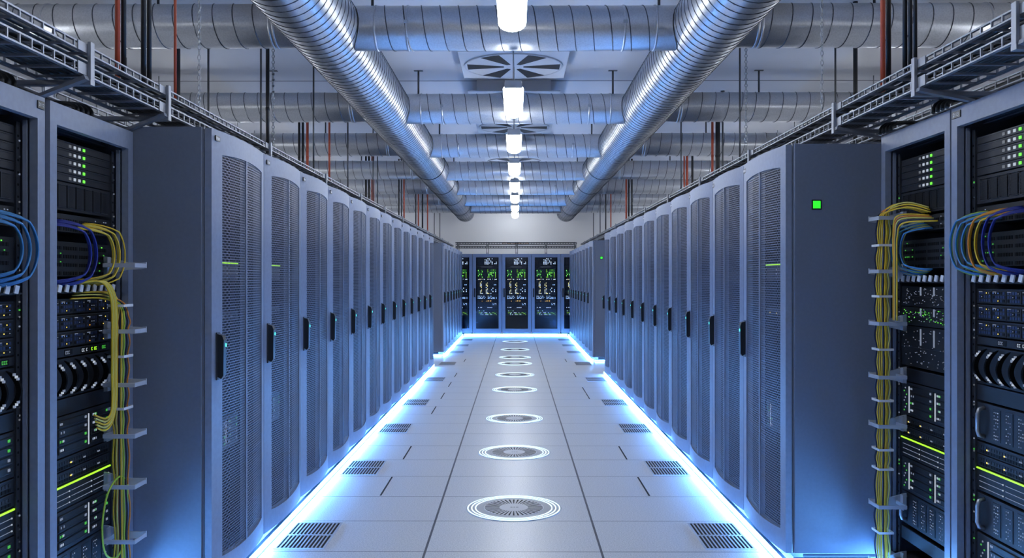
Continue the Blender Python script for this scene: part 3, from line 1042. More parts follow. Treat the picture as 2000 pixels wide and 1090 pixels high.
def surf(z, r=RLD + .006):
    return math.sqrt(max(0, r * r - z * z))
for i, y in enumerate(DY):
    where = ORD[i]
    for part in ('inner', 'left', 'right'):
        r = RC if part == 'inner' else RC * .985
        zz = ZD if part == 'inner' else ZD + .018
        lab = {'inner': f'galvanised cross duct bridging the two long ducts, {where} from the camera',
               'left': f'galvanised branch duct running out to the left wall, {where} from the camera',
               'right': f'galvanised branch duct running out to the right wall, {where} from the camera'}[part]
        root = empty('cross_air_duct' if part == 'inner' else 'branch_air_duct', (0, y, zz), 0, lab, 'air duct', 'cross ducts between the long ducts' if part == 'inner' else 'branch ducts to the walls')
        b = MB(); h = MB(); col = []
        dz = zz - ZD
        if part == 'inner':
            saddle_tube(0, 0, lambda z: -XLD + surf(z + dz), lambda z: XLD - surf(z + dz), r, 40, 'galvanised', b)
            xa, xb = -XLD + RLD + .02, XLD - RLD - .02
            helix(xa + .12, xb - .12, .14, r + .0006, .0046, 'x', 'duct_seam', h, nseg=26)
            col = [xa + .10, xb - .10, xa + .34, xb - .34]
        elif part == 'left':
            saddle_tube(0, 0, lambda z: -XW + .002, lambda z: -XLD - surf(z + dz), r, 40, 'galvanised', b)
            xa, xb = -XW, -XLD - RLD
            helix(xa + .1, xb - .12, .15, r + .0006, .0046, 'x', 'duct_seam', h, nseg=26, sgn=1)
            col = [xb - .10, xb - .13, xb - 1.85]
        else:
            saddle_tube(0, 0, lambda z: XLD + surf(z + dz), lambda z: XW - .002, r, 40, 'galvanised', b)
            xa, xb = XLD + RLD, XW
            helix(xa + .12, xb - .1, .15, r + .0006, .0046, 'x', 'duct_seam', h, nseg=26, sgn=-1)
            col = [xa + .10, xa + .13, xa + 1.85]
        b.build('duct_tube', root); h.build('spiral_seam', root)
        for x in col:
            MB().tube([(x - .008, 0, 0), (x - .006, 0, 0), (x + .006, 0, 0), (x + .008, 0, 0)], [r + .0005, r + .006, r + .006, r + .0005], 'galvanised', 40, caps=False).build('joint_collar', root)
            if part == 'inner' and abs(x) < xb - .2:
                MB().box(x - .016, x + .016, -r - .020, -r - .006, -.012, .012, 'steel', .002).build('clamp_lug', root)
        if part == 'inner':
            continue

# ------------------------------------------------------------------ lamps over the aisle
def make_lamp(zr=1.47, tops=(CEIL - .001, CEIL - .001)):
    root = empty('hanging_lamp', cat='lamp')
    Lh, r, dn, up = .46, .080, .052, .030
    n = 20
    poly = []
    for i in range(n):
        a = 2 * PI * i / n
        x, z = r * math.cos(a), math.sin(a)
        poly.append((x, z * (up if z > 0 else dn)))
    MB().prism(poly, -Lh, Lh, 'y', 'lamp_glow').build('lamp_diffuser', root)
    MB().box(-.066, .066, -Lh + .01, Lh - .01, up + .001, up + .032, 'lamp_housing', .003).build('housing', root)
    cap = [(x * 1.05, z * 1.05) for x, z in poly]
    for s in (-1, 1):
        if s < 0:
            MB().prism([(-.07, up * .1), (.07, up * .1), (.060, up + .034), (-.060, up + .034)], -Lh - .014, -Lh - .001, 'y', 'lamp_housing').build('end_cap', root)
        else:
            MB().prism([(-.07, up * .1), (.07, up * .1), (.060, up + .034), (-.060, up + .034)], Lh + .001, Lh + .014, 'y', 'lamp_housing').build('end_cap', root)
        MB().cyl((0, s * (Lh - .05), up + .033), (0, s * (Lh - .05), tops[0 if s < 0 else 1] - (CAMZ + zr)), .0055, 'steel', 8).build('suspension_rod', root)
    return root
ADDED_LAMP = make_lamp()
SWY = (8.72, 10.45, 12.22, 14.0, 15.8, 17.6, 19.4)
lamp_y = [4.39, 6.99, 9.11, 11.22, 13.38, 15.39, 17.48, 19.3]
for k, y in enumerate(lamp_y):
    tops = tuple(CAMZ + 2.1845 if any(abs(y + q - d) < .52 for d in SWY) else CAMZ + 2.199 if any(abs(y + q - d) < .56 for d in SWY) else CEIL - .001 for q in (-.41, .41))
    for q in (0, 1):
        for d in DY:
            e = abs(y + (-.41, .41)[q] - d)
            if e < RC + .004:
                tops = tuple(ZD - math.sqrt(max(0, (RC + .008) ** 2 - e * e)) if j == q else t for j, t in enumerate(tops))
    o = place(make_lamp(1.47, tops), USED, (-.022 + .0006 * y, y, CAMZ + 1.47), 0, f'glowing white tube lamp hanging over the aisle, {ORD[k]} from the camera', 'tube lamps over the aisle')
for sd, nm in ((-1, 'left'), (1, 'right')):  # lamps added out of view behind the racks to brighten the ceiling
    for k in range(7):
        place(ADDED_LAMP, USED, (sd * 4.15, 2.2 + k * 3.6, CAMZ + 1.47), 0, f'unseen tube lamp added over the neighbouring aisle behind the {nm} racks, {ORD[k]} along', 'added tube lamps over the neighbouring aisles')
place(ADDED_LAMP, USED, (-.022, 2.2, CAMZ + 1.47), 0, 'unseen tube lamp added over the aisle just in front of the first one in view', 'tube lamps over the aisle')  # unseen lamp continuing the row, added to light the nearest racks
ADDED_END_LAMP = make_lamp(1.97)  # lamp added behind the last duct, out of view, to brighten the far wall
for k, x in enumerate((-.02,)):
    place(ADDED_END_LAMP, USED, (x, 23.55, CAMZ + 1.97), PI / 2, f'high tube lamp added out of view behind the end cabinets', None)
# ------------------------------------------------------------------ swirl diffusers on the ceiling
def make_swirl():
    root = tag(empty('ceiling_diffuser', cat='ceiling diffuser'), kind='thing')
    zp = CAMZ + 2.2; w = .545
    MB().box(-.44, .44, -.44, .44, zp + .012, CEIL - .001, 'diffuser_white').build('plenum_box', root)
    MB().box(-w, w, -w, w, zp, zp + .012, 'diffuser_white', .003).build('face_plate', root)
    MB().ring(0, 0, zp - .010, zp, 0, .505, 'diffuser_white', 64).build('disc', root)
    MB().ring(0, 0, zp - .014, zp - .010, .49, .508, 'vent_metal', 64).build('disc_rim', root)
    s = MB()
    for k in range(6):
        a = PI / 3 * k
        P = [(.10, -.022), (.475, -.105), (.475, .105), (.10, .022)]
        P = [(x * math.cos(a) - y * math.sin(a), x * math.sin(a) + y * math.cos(a)) for x, y in P]
        s.prism(P, zp - .0125, zp - .0102, 'z', 'slot_dark')
    s.build('air_slots', root)
    return root
SW = make_swirl()
for k, y in enumerate(SWY):
    place(SW, USED, (-.02, y, 0), 0, f'square ceiling diffuser with six dark slots, {ORD[k]} from the camera', 'ceiling diffusers above the aisle')

# ------------------------------------------------------------------ cable trays
def ladder(name, xa, xb, y0, y1, z0, z1, label, group, splice, pk=.068):
    root = empty(name, (0, 0, 0), 0, label, 'cable tray', group)
    for x, w in ((xa, 1), (xb, -1)):
        b = MB()
        d = .012 * (1 if xb > xa else -1) * w
        b.box(x, x + d, y0, y1, z0, z0 + .006, 'tray_steel').box(x, x + d, y0, y1, z1 - .006, z1, 'tray_steel')
        n = int((y1 - y0) / pk)
        for i in range(n + 1):
            y = y0 + i * pk
            b.box(x, x + d * .6, y, y + .006, z0 + .006, z1 - .006, 'tray_steel')
        b.build('side_rail', root)
    b = MB()
    n = int((y1 - y0) / .15)
    for i in range(n + 1):
        y = y0 + .03 + i * .15
        b.box(min(xa, xb) + .013, max(xa, xb) - .013, y, y + .012, z0 + .0008, z0 + .0095, 'tray_steel')
    for xe in (min(xa, xb) + .013, max(xa, xb) - .019):
        b.box(xe, xe + .006, y0 + .01, y1 - .01, z0 + .0008, z0 + .0095, 'tray_steel')
    b.build('tray_grating', root)
    s = 1 if xb > xa else -1
    for y in splice:
        MB().box(xa - s * .004, xa - s * .0005, y - .034, y + .034, z0 - .001, z1 + .001, 'tray_steel').build('splice_plate', root)
    return root

def tray_cables(xa, xb, y0, y1, z, n, label, group, seed, r0=.006, r1=.011, mats=('tray_cable',)):
    rr = random.Random(seed)
    lo, hi = min(xa, xb) + .03, max(xa, xb) - .03
    for k in range(n):
        x = lo + (hi - lo) * (k + .5) / n
        r = r0 + (r1 - r0) * rr.random()
        pts = []
        m = int((y1 - y0) / .45)
        amp = min(.4 * ((hi - lo) / n - 2 * r), .016)
        for i in range(m + 1):
            pts.append((x + amp * rr.uniform(-1, 1), y0 + (y1 - y0) * i / m, z + r + .0012 + rr.random() * .006))
        mt = rr.choice(mats)
        o = MB().tube(pts, r, mt, 6).build('tray_cable')
        tag(o, f'{"grey" if "grey" in mt else "black"} cable {ORD[k]} from the aisle, {label}', 'cable', group)

YA, YB = .9, 22.0
for s, nm, XA, zb in ((-1, 'left', 1.61, CAMZ + .762), (1, 'right', 1.69, CAMZ + .802)):
    spl = [2.46, 3.13, 3.84] if s < 0 else [2.80, 3.52, 4.42]
    spl2 = spl + [spl[-1] + 1.62 * (k + 1) for k in range(10)]
    ladder('cable_ladder', s * XA, s * (XA + .22), YA, YB, zb, zb + .042, f'lower steel cable ladder over the {nm} cabinet row', 'cable ladders over the cabinet rows', spl2)
    ladder('cable_ladder', s * XA, s * (XA + .22), YA, YB, zb + .085, zb + .118, f'upper steel cable ladder over the {nm} cabinet row', 'cable ladders over the cabinet rows', spl2)
    ladder('cable_ladder', s * (XA + .52), s * (XA + .80), YA, 13.0, zb + .07, zb + .11, f'rear steel cable ladder behind the {nm} ladder pair', 'cable ladders over the cabinet rows', spl2[:6], .1)
    tray_cables(s * XA, s * (XA + .22), YA, YB - .05, zb + .010, 8, f'on the lower {nm} ladder', f'cables on the lower {nm} ladder', 31 + s)
    tray_cables(s * XA, s * (XA + .22), YA, YB - .05, zb + .095, 5, f'on the upper {nm} ladder', f'cables on the upper {nm} ladder', 41 + s, mats=('tray_cable', 'tray_cable', 'tray_cable_grey'))
    tray_cables(s * (XA + .52), s * (XA + .80), YA, 12.9, zb + .08, 6, f'on the rear {nm} ladder', f'cables on the rear {nm} ladder', 51 + s, .007, .013)
    for q, y in enumerate(spl2):
        root = empty('tray_bracket', (s * XA, y + .045, zb), 0, f'steel bracket holding the {nm} ladders, {ORD[q]} from the camera', 'bracket', 'brackets under the cable ladders')
        MB().box(s * -.018, s * -.0045, -.014, .014, -.016, .128, 'tray_steel', .001).build('hanger', root)
        MB().box(s * -.018, s * .86, -.016, .016, -.034, -.0145, 'tray_steel', .001).build('arm', root)
        if q < len(spl):
            rackx, rackz = (XL, ZL) if s < 0 else (XR, ZR)
            p0 = Vector((s * -.012, 0, -.012)); p1 = Vector((s * (rackx + .02 - XA), 0, rackz - zb + .004))
            dv = (p1 - p0).normalized(); nv = Vector((-dv.z, 0, dv.x)) * .008
            poly = [(p0 + nv).xz, (p1 + nv).xz, (p1 - nv).xz, (p0 - nv).xz]
            zlo = rackz - zb + .0015
            poly = [(a, max(b, zlo)) for a, b in poly]
            MB().prism(poly, -.049, -.018, 'y', 'tray_steel').build('strut', root)

# tray above the glazed cabinets
zf = CAMZ + .83
root = empty('cable_ladder', (0, 0, 0), 0, 'steel cable ladder crossing above the glazed end cabinets', 'cable tray', 'cable ladders over the cabinet rows')
for dy in (0, .3):
    b = MB()
    for z in (0, .045, .10, .145):
        b.box(-1.62, 1.62, 22.62 + dy, 22.63 + dy, zf + z, zf + z + .013, 'rod_grey')
    for k in range(46):
        x = -1.6 + k * .0711
        b.box(x, x + .011, 22.62 + dy, 22.628 + dy, zf, zf + .05, 'rod_grey').box(x + .03, x + .041, 22.62 + dy, 22.628 + dy, zf + .10, zf + .15, 'rod_grey')
    b.build('side_rail', root)
b = MB()
for k in range(22):
    x = -1.58 + k * .15
    b.box(x, x + .012, 22.63, 22.92, zf + .001, zf + .009, 'rod_grey').box(x, x + .012, 22.63, 22.92, zf + .101, zf + .109, 'rod_grey')
b.build('tray_grating', root)
for k in range(5):
    x = fx[k] + FW / 2 + (.39 if k < 4 else -.39) - (.39 if k != 4 else -.39) + (k - 2) * .004
    b = MB()
    for dx in (-.028, .018):
        b.box(x + dx, x + dx + .014, 22.60, 22.615, FZT + .001, zf + .16, 'rod_grey')
    b.box(x - .018, x + .018, 22.602, 22.613, zf + .06, zf + .075, 'rod_grey').box(x - .018, x + .018, 22.602, 22.613, FZT + .02, FZT + .035, 'rod_grey')
    tag(b.build('tray_stand'), f'upright double steel stand on the end cabinet {fl[k]}', 'stand', 'stands on the end cabinets')
o = MB()
rr = random.Random(5)
o.tube([(-.35 + i * .05, 22.70 + .02 * rr.uniform(-1, 1), zf + .125 + .012 * rr.uniform(-1, 1)) for i in range(15)], .008, 'orange_cable', 6)
tag(o.build('tray_cable'), 'orange cable lying on the ladder above the glazed end cabinets', 'cable')

# power leads curling off the rear ladders into the rack tops
for s, nm, XA, zb, d0, rt in ((-1, 'left', 1.61, CAMZ + .762, 2.97, ZL), (1, 'right', 1.69, CAMZ + .802, 3.75, ZR)):
    for k in range(8):
        kk, g = k % 4, k // 4
        y = d0 + kk * .04 + g * .55
        x0, x1 = s * (XA + .44), s * (XA + .17)
        pts = []
        for i in range(13):
            a = PI * i / 12
            pts.append(((x0 + x1) / 2 + (x0 - x1) / 2 * math.cos(a), y - .10 * i / 12, rt + .004 + (.048 + .007 * kk) * math.sin(a) ** .8))
        tag(MB().tube(pts, .009, 'black_rubber', 8).build('power_lead'), f'black power lead arching onto the {nm} racks, {ORD[kk]} of the {"front" if g == 0 else "rear"} four', 'cable', f'power leads over the {nm} racks')

# ------------------------------------------------------------------ pipes, rods and chains dropping from the ceiling
def drop(px, y, kind, r, ztop, zbot, label, n=8):
    if kind == 'chain' and px == 388: ztop = CAMZ + 1.73
    if kind == 'chain' and px == 1604.5: ztop = CAMZ + 1.80
    x = (px - 1007) * y / 1650
    b = MB()
    if kind == 'chain':
        L = .034
        k = int((ztop - zbot) / (L * .78))
        for i in range(k):
            z = zbot + L / 2 + i * L * .78
            pts = []
            for q in range(10):
                a = 2 * PI * q / 10
                u, v = r * 1.6 * math.cos(a), (L / 2 - .003) * math.sin(a)
                pts.append((x + (u if i % 2 else 0), y + (0 if i % 2 else u), z + v))
            b.tube(pts, r * .55, 'steel', 5, closed=True)
        o = b.build('hanging_chain')
        return tag(o, label, 'chain', 'chains hanging from the ceiling')
    if kind == 'rod':
        b.cyl((x, y, zbot), (x, y, ztop), r, 'rod_grey', 8)
        b.cyl((x, y, ztop - .012), (x, y, ztop), r * 2.2, 'rod_grey', 8)
        return tag(b.build('threaded_rod'), label, 'rod', 'hanger rods')
    m = 'red_pipe' if kind == 'red' else 'dark_pipe'
    root = empty('drop_pipe', (x, y, 0), 0, label, 'pipe', 'pipes dropping from the ceiling')
    MB().cyl((0, 0, zbot), (0, 0, ztop), r, m, 14).build('pipe_tube', root)
    zc = zbot + (ztop - zbot) * .45
    MB().cyl((0, 0, zc), (0, 0, zc + .03), r * 1.12, m, 14).build('coupling', root)
    MB().cyl((0, 0, ztop - .012), (0, 0, ztop), r * 1.14, m, 14).build('ceiling_collar', root)
    return root
TOP = CEIL - .001
BL, BR = CAMZ + .90, CAMZ + .945
PIPES = [
    # left, in front of the first branch duct
    (228, 3.86, 'red', .0115, BL, 'red pipe dropping onto the left ladders beside the black pipe'),
    (240, 3.88, 'dark', .0115, BL, 'black pipe dropping onto the left ladders beside the red pipe'),
    (279, 4.05, 'dark', .0125, BL, 'thick black pipe, first of the pair over the left ladders'),
    (290, 4.16, 'dark', .0115, BL, 'thick black pipe, second of the pair over the left ladders'),
    (341, 4.55, 'red', .0075, BL, 'thin red pipe dropping onto the left ladders'),
    (388, 4.40, 'chain', .0048, BL, 'steel chain holding the left ladders'),
    (346, 7.3, 'dark', .022, CAMZ + .88, 'black pipe behind the first left branch duct'),
    (406, 7.9, 'rod', .010, CAMZ + .9, 'thin rod below the first left branch duct, beside the chain'),
    (509, 7.7, 'rod', .009, CAMZ + .9, 'thin rod, first of three before the second left branch duct'),
    (522, 7.8, 'dark', .017, CAMZ + .9, 'dark pipe, middle of three before the second left branch duct'),
    (533, 7.6, 'chain', .0075, CAMZ + .9, 'chain, last of three before the second left branch duct'),
    (612, 8.6, 'rod', .009, CAMZ + .9, 'thin rod hanging just beside the long left duct'),
    (584, 10.9, 'dark', .016, CAMZ + .9, 'black pipe behind the second left branch duct, outer'),
    (591, 10.9, 'dark', .016, CAMZ + .9, 'black pipe behind the second left branch duct, inner'),
    (600, 10.9, 'red', .017, CAMZ + .9, 'red pipe beside two black ones behind the second left branch duct'),
    (643, 10.7, 'red', .013, CAMZ + .9, 'lone red pipe behind the second left branch duct'),
    (679, 11.0, 'rod', .010, CAMZ + .9, 'thin rod behind the second left branch duct'),
    (714.5, 16.1, 'dark', .018, CAMZ + .9, 'black pipe behind the fourth left branch duct, outer'),
    (720.5, 16.1, 'dark', .018, CAMZ + .9, 'black pipe behind the fourth left branch duct, inner'),
    (726.5, 16.1, 'red', .013, CAMZ + .9, 'red pipe behind the fourth left branch duct, outer'),
    (729.5, 16.1, 'red', .013, CAMZ + .9, 'red pipe behind the fourth left branch duct, inner'),
    (728.5, 13.0, 'rod', .009, CAMZ + .9, 'thin rod behind the third left branch duct, outer'),
    (737, 13.0, 'rod', .009, CAMZ + .9, 'thin rod behind the third left branch duct, inner'),
    (779, 16.6, 'dark', .014, CAMZ + .9, 'black pipe before the fifth left branch duct'),
    (784, 16.6, 'rod', .012, CAMZ + .9, 'thin rod before the fifth left branch duct'),
    (789, 16.6, 'red', .015, CAMZ + .9, 'red pipe before the fifth left branch duct'),
    (812, 19.0, 'dark', .013, CAMZ + .9, 'black pipe before the sixth left branch duct'),
    (817, 19.0, 'red', .015, CAMZ + .9, 'red pipe before the sixth left branch duct'),
    (825, 19.2, 'dark', .018, CAMZ + .9, 'thick black pipe before the sixth left branch duct'),
    (835, 19.4, 'red', .015, CAMZ + .9, 'lone red pipe nearest the long left duct end'),
    (848, 23.2, 'rod', .011, CAMZ + .3, 'thin rod by the left end of the far wall, outer'),
    (859, 23.2, 'rod', .011, CAMZ + .3, 'thin rod by the left end of the far wall, inner'),
    # right
    (1604.5, 4.70, 'chain', .0048, BR, 'steel chain holding the right ladders'),
    (1723, 4.30, 'red', .0125, BR, 'red pipe dropping onto the right ladders beside the black pipe'),
    (1734, 4.32, 'dark', .0130, BR, 'black pipe dropping onto the right ladders beside the red pipe'),
    (1766, 4.12, 'dark', .0115, BR, 'black pipe, first of three over the right ladders'),
    (1776.5, 4.10, 'dark', .0105, BR, 'black pipe, middle of three over the right ladders'),
    (1786, 4.06, 'dark', .0095, BR, 'black pipe, last of three over the right ladders'),
    (1669.5, 7.2, 'dark', .018, CAMZ + .9, 'black pipe behind the first right branch duct'),
    (1630.5, 7.4, 'rod', .009, CAMZ + .9, 'thin rod behind the first right branch duct'),
    (1456.6, 7.6, 'chain', .0070, CAMZ + .9, 'chain before the second right branch duct'),
    (1444.5, 8.2, 'rod', .009, CAMZ + .9, 'thin rod before the second right branch duct, outer'),
    (1411, 10.6, 'rod', .012, CAMZ + .9, 'thin rod behind the second right branch duct'),
    (1401.5, 10.8, 'dark', .030, CAMZ + .9, 'thick black pipe behind the second right branch duct'),
    (1391, 10.8, 'red', .015, CAMZ + .9, 'red pipe behind the second right branch duct'),
    (1330, 10.9, 'rod', .009, CAMZ + .9, 'thin rod behind the second right branch duct, by the long duct'),
    (1352, 13.9, 'dark', .018, CAMZ + .9, 'black pipe behind the third right branch duct'),
    (1341.5, 13.9, 'red', .020, CAMZ + .9, 'red pipe behind the third right branch duct, outer'),
    (1336, 13.9, 'red', .012, CAMZ + .9, 'thin red pipe behind the third right branch duct, inner'),
    (1234, 16.6, 'dark', .016, CAMZ + .9, 'black pipe before the fifth right branch duct, outer'),
    (1228, 16.6, 'dark', .016, CAMZ + .9, 'black pipe before the fifth right branch duct, inner'),
    (1223, 16.6, 'red', .018, CAMZ + .9, 'red pipe before the fifth right branch duct'),
    (1193, 19.4, 'red', .014, CAMZ + .9, 'red pipe before the sixth right branch duct'),
    (1183, 19.2, 'dark', .014, CAMZ + .9, 'black pipe before the sixth right branch duct'),
    (1172, 19.6, 'rod', .011, CAMZ + .9, 'thin rod before the sixth right branch duct'),
    (1159, 23.2, 'rod', .011, CAMZ + .3, 'thin rod by the right end of the far wall'),
]
for px, y, kind, r, zb, lab in PIPES:
    drop(px, y, kind, r, TOP, zb, lab)
# short duct hangers seen above the inner cross ducts
for i in range(6):
    for s, nm in ((-1, 'left'), (1, 'right')):
        x = s * 1.10
        b = MB().cyl((x, DY[i] , ZD + RC + .002), (x, DY[i], TOP), .011, 'rod_grey', 8)
        b.box(x - .05, x + .05, DY[i] - .02, DY[i] + .02, TOP - .006, TOP, 'rod_grey')
        tag(b.build('threaded_rod'), f'short duct hanger rod on the {nm} half of the {ORD[i]} cross duct', 'rod', 'duct hanger rods')
        x = s * 2.75
        b = MB().cyl((x, DY[i], ZD + .018 + RC + .002), (x, DY[i], TOP), .011, 'rod_grey', 8)
        b.box(x - .05, x + .05, DY[i] - .02, DY[i] + .02, TOP - .006, TOP, 'rod_grey')
        tag(b.build('threaded_rod'), f'short duct hanger rod above the {ORD[i]} {nm} branch duct', 'rod', 'duct hanger rods')

# ------------------------------------------------------------------ patch cables in the open racks
def to_world(origin, rz, p):
    M = Matrix.Rotation(rz, 4, 'Z')
    return M @ Vector(p) + Vector(origin)

def loops(origin, rz, mir, n, x0, bul, zt, zb, mats, what, where, seed, r=.0034, y_out=-.035):
    rr = random.Random(seed)
    for k in range(n):
        t = k / max(1, n - 1)
        xs = x0[0] + .0125 * k
        bl = bul[0] + .0035 * k
        z1, z0 = zt - .0045 * (n - 1 - k), zb + .0045 * (n - 1 - k)
        xe = xs
        yo = y_out + .012 * (k % 3)
        pts = []
        N = 18
        for i in range(N + 1):
            a = PI / 2 - PI * i / N
            c = math.cos(a) if math.cos(a) > 0 else 0
            x = xs + (xe - xs) * i / N + bl * c
            y = .064 + (yo - .064) * min(1, c * 1.6)
            z = (z1 + z0) / 2 + (z1 - z0) / 2 * math.sin(a)
            pts.append(to_world(origin, rz, (x if not mir else RW - x, y, z)))
        m = mats[k % len(mats)]
        o = MB().tube(pts, r, m, 6).build('patch_cable')
        cname = m.replace('_cable', '').replace('_', ' ')
        tag(o, f'{cname} loop {where}, {ORD[k]} innermost of its set', 'cable', f'{what} {where}')

loops(LR1, PI / 2, False, 6, (.10, 0), (.14, 0), 1.735, 1.470, ('dark_blue_cable',), 'dark blue loops', 'beside the left fingers', 1)
loops(LR1, PI / 2, False, 7, (.30, 0), (.14, 0), 1.735, 1.470, ('yellow_cable', 'pale_yellow_cable', 'yellow_cable'), 'yellow loops', 'beside the left fingers', 2)
loops(LR2, PI / 2, False, 9, (.36, 0), (.13, 0), 1.740, 1.470, ('sky_blue_cable',), 'sky blue loops', 'in the rack at the left edge', 3)
loops(RR1, -PI / 2, True, 9, (.28, 0), (.12, 0), 1.735 + DZR, 1.47 + DZR, ('sky_blue_cable', 'sky_blue_cable', 'pale_yellow_cable', 'sky_blue_cable', 'lime_cable'), 'blue loops', 'in the rack of the yellow bundle', 4)
loops(RR2, -PI / 2, True, 9, (.42, 0), (.12, 0), 1.74 + DZR, 1.47 + DZR, ('sky_blue_cable', 'sky_blue_cable', 'lime_cable'), 'blue and lime loops', 'in the rack at the right edge', 5)
loops(RR2, -PI / 2, True, 6, (.32, 0), (.12, 0), 1.74 + DZR, 1.47 + DZR, ('yellow_cable', 'orange_cable'), 'yellow and orange loops', 'in the rack at the right edge', 6)
loops(RR2, -PI / 2, True, 6, (.22, 0), (.12, 0), 1.74 + DZR, 1.47 + DZR, ('dark_blue_cable',), 'dark blue loops', 'in the rack at the right edge', 7)

def smooth(pts, sub=5):
    out = []
    P = [Vector(p) for p in pts]
    n = len(P)
    for i in range(n - 1):
        a, b, c, d = P[max(i - 1, 0)], P[i], P[i + 1], P[min(i + 2, n - 1)]
        for q in range(sub):
            t = q / sub
            out.append(.5 * ((2 * b) + (c - a) * t + (2 * a - 5 * b + 4 * c - d) * t * t + (3 * b - a - 3 * c + d) * t ** 3))
    out.append(P[-1])
    return out

# brackets (cable fingers): a tapered plate standing off the rack's far upright, with a D-ring at its tip
def make_finger(mir, wd):
    root = empty('cable_bracket', cat='bracket')
    s = -1 if mir else 1
    MB().prism([(.052, -.046), (.052, .038), (.030, .034), (-.050, .012), (-.112, .010), (-.135, .012), (-.135, -.014), (-.112, -.018), (-.050, -.022)], -.004, .004, 'x', 'bracket_grey').build('plate', root)
    MB().box(s * -.034, s * .0045 * -1, .020, .026, -.040, .034, 'bracket_grey', .001).build('lug', root)
    r = MB()
    xa, xb = sorted((s * -.0045, s * -wd))
    r.box(xa, xb, -.135, -.128, -.012, .006, 'bracket_grey', .001)
    r.box(xa, xb, -.003, .004, -.012, .006, 'bracket_grey', .001)
    xo = s * -wd
    r.box(min(xo, xo - s * .006), max(xo, xo - s * .006), -.135, .004, -.012, .006, 'bracket_grey', .001)
    r.build('cable_frame', root)
    return root

def finger_set(origin, rz, mir, xloc, yoff, zs, where):
    proto = make_finger(mir, .110 if mir else .106)
    for k, z in enumerate(zs):
        x = RW - xloc if mir else xloc
        p = to_world(origin, rz, (x, yoff, z))
        place(proto, USED, p, rz, f'grey cable bracket {where}, {ORD[k]} from the top', f'cable brackets {where}')

LBX = RW - .145
finger_set(LR1, PI / 2, False, LBX, .010, [CAMZ + z for z in (.062, -.222, -.452, -.672, -.890, -1.125)], 'on the rack of dark blue loops')
finger_set(RR1, -PI / 2, True, LBX, .010, [CAMZ + z for z in (.300, .040, -.215, -.476, -.715, -1.107, -1.395)], 'beside the green status light panel')

def bundle(origin, rz, mir, xc, yc, knots, cables, what, where, seed):
    """knots: heights from the top with the bundle's half-width there; cables: (material, head points or None)"""
    rr = random.Random(seed)
    n = len(cables)
    for k, (m, head) in enumerate(cables):
        u = (k + .5) / n * 2 - 1
        v = (-1, .1, 1)[k % 3]
        pts = []
        if head: pts += [(hx_, hy_ + v * (.012 if q_ > 1 else 0), hz_ + v * (.012, .012, .010, .004)[q_]) for q_, (hx_, hy_, hz_) in enumerate(head(k))]
        for z, w in knots:
            x = xc + u * w * .95 + .004 * math.sin(z * 9)
            y = yc + v * w * .48 + .004 * math.cos(z * 7)
            pts.append((x, y, z))
        P = [to_world(origin, rz, (RW - x if mir else x, y, z)) for x, y, z in smooth(pts, 5)]
        o = MB().tube(P, .0036, m, 6).build('bundle_cable')
        cname = m.replace('_cable', '').replace('_', ' ')
        tag(o, f'{cname} cable, {ORD[k]} across the bundle {where}', 'cable', f'{what} {where}')

def knots_for(zs_tie, bulge=.036, tight=.028):
    out = []
    for i, z in enumerate(zs_tie):
        out.append((z, tight))
        if i < len(zs_tie) - 1:
            out.append(((z + zs_tie[i + 1]) / 2, bulge))
    return out

def head_left(k):
    # rises out of the patch panel, arcs forward and down into the bundle
    t = k / 9
    return [(.26 + .014 * k, .062, 1.431), (.37 + .010 * k, -.005, 1.432), (.440 + .007 * k, -.028, 1.408), (.474 + .006 * k, -.034, 1.37)]
tiesL = [CAMZ + z for z in (-.16, -.222, -.335, -.452, -.56, -.672, -.890, -1.125, -1.33)]
bundle(LR1, PI / 2, False, LBX - .053, -.035, knots_for(tiesL, .046, .036),
       [(m, head_left) for m in ('yellow_cable', 'pale_yellow_cable', 'yellow_cable', 'lime_cable', 'navy_cable', 'yellow_cable', 'navy_cable', 'pale_yellow_cable', 'orange_cable', 'orange_cable')],
       'upright bundle', 'at the rack of dark blue loops', 3)
# cables that peel out of the left bundle and end in a curl
for k in range(5):
    q = [(LBX - .118 - .011 * k, -.050, z) for z in (1.36, 1.22, 1.08)] + [(LBX - .130 - .010 * k, -.055, .985 + .004 * k), (LBX - .175 - .003 * k, -.058, .90 + .010 * k), (LBX - .235, -.058, .874 + .012 * k), (LBX - .30 - .006 * k, -.056, .895 + .014 * k)]
    q = [(LBX - .25 - .011 * k, .060, 1.478), (LBX - .17 - .010 * k, -.02, 1.490), (LBX - .130 - .011 * k, -.045, 1.44)] + q
    P = [to_world(LR1, PI / 2, p) for p in smooth(q, 5)]
    tag(MB().tube(P, .0042, ('yellow_cable', 'pale_yellow_cable')[k % 2], 6).build('hanging_cable'), f'{("yellow", "pale yellow")[k % 2]} cable curling out over the drive array, {ORD[k]} of five', 'cable', 'curling cables at the left rack')
q = [(LBX - .03, -.05, .62), (LBX - .10, -.05, .65), (LBX - .20, -.05, .60), (LBX - .245, -.05, .48), (LBX - .22, -.05, .36), (LBX - .12, -.05, .31), (LBX - .045, -.05, .36), (LBX - .035, -.055, .48), (LBX - .03, -.055, .60)]
tag(MB().tube([to_world(LR1, PI / 2, p) for p in smooth(q, 6)], .0042, 'lime_cable', 6).build('hanging_cable'), 'single lime cable hanging in a wide loop over the lower drive array', 'cable')

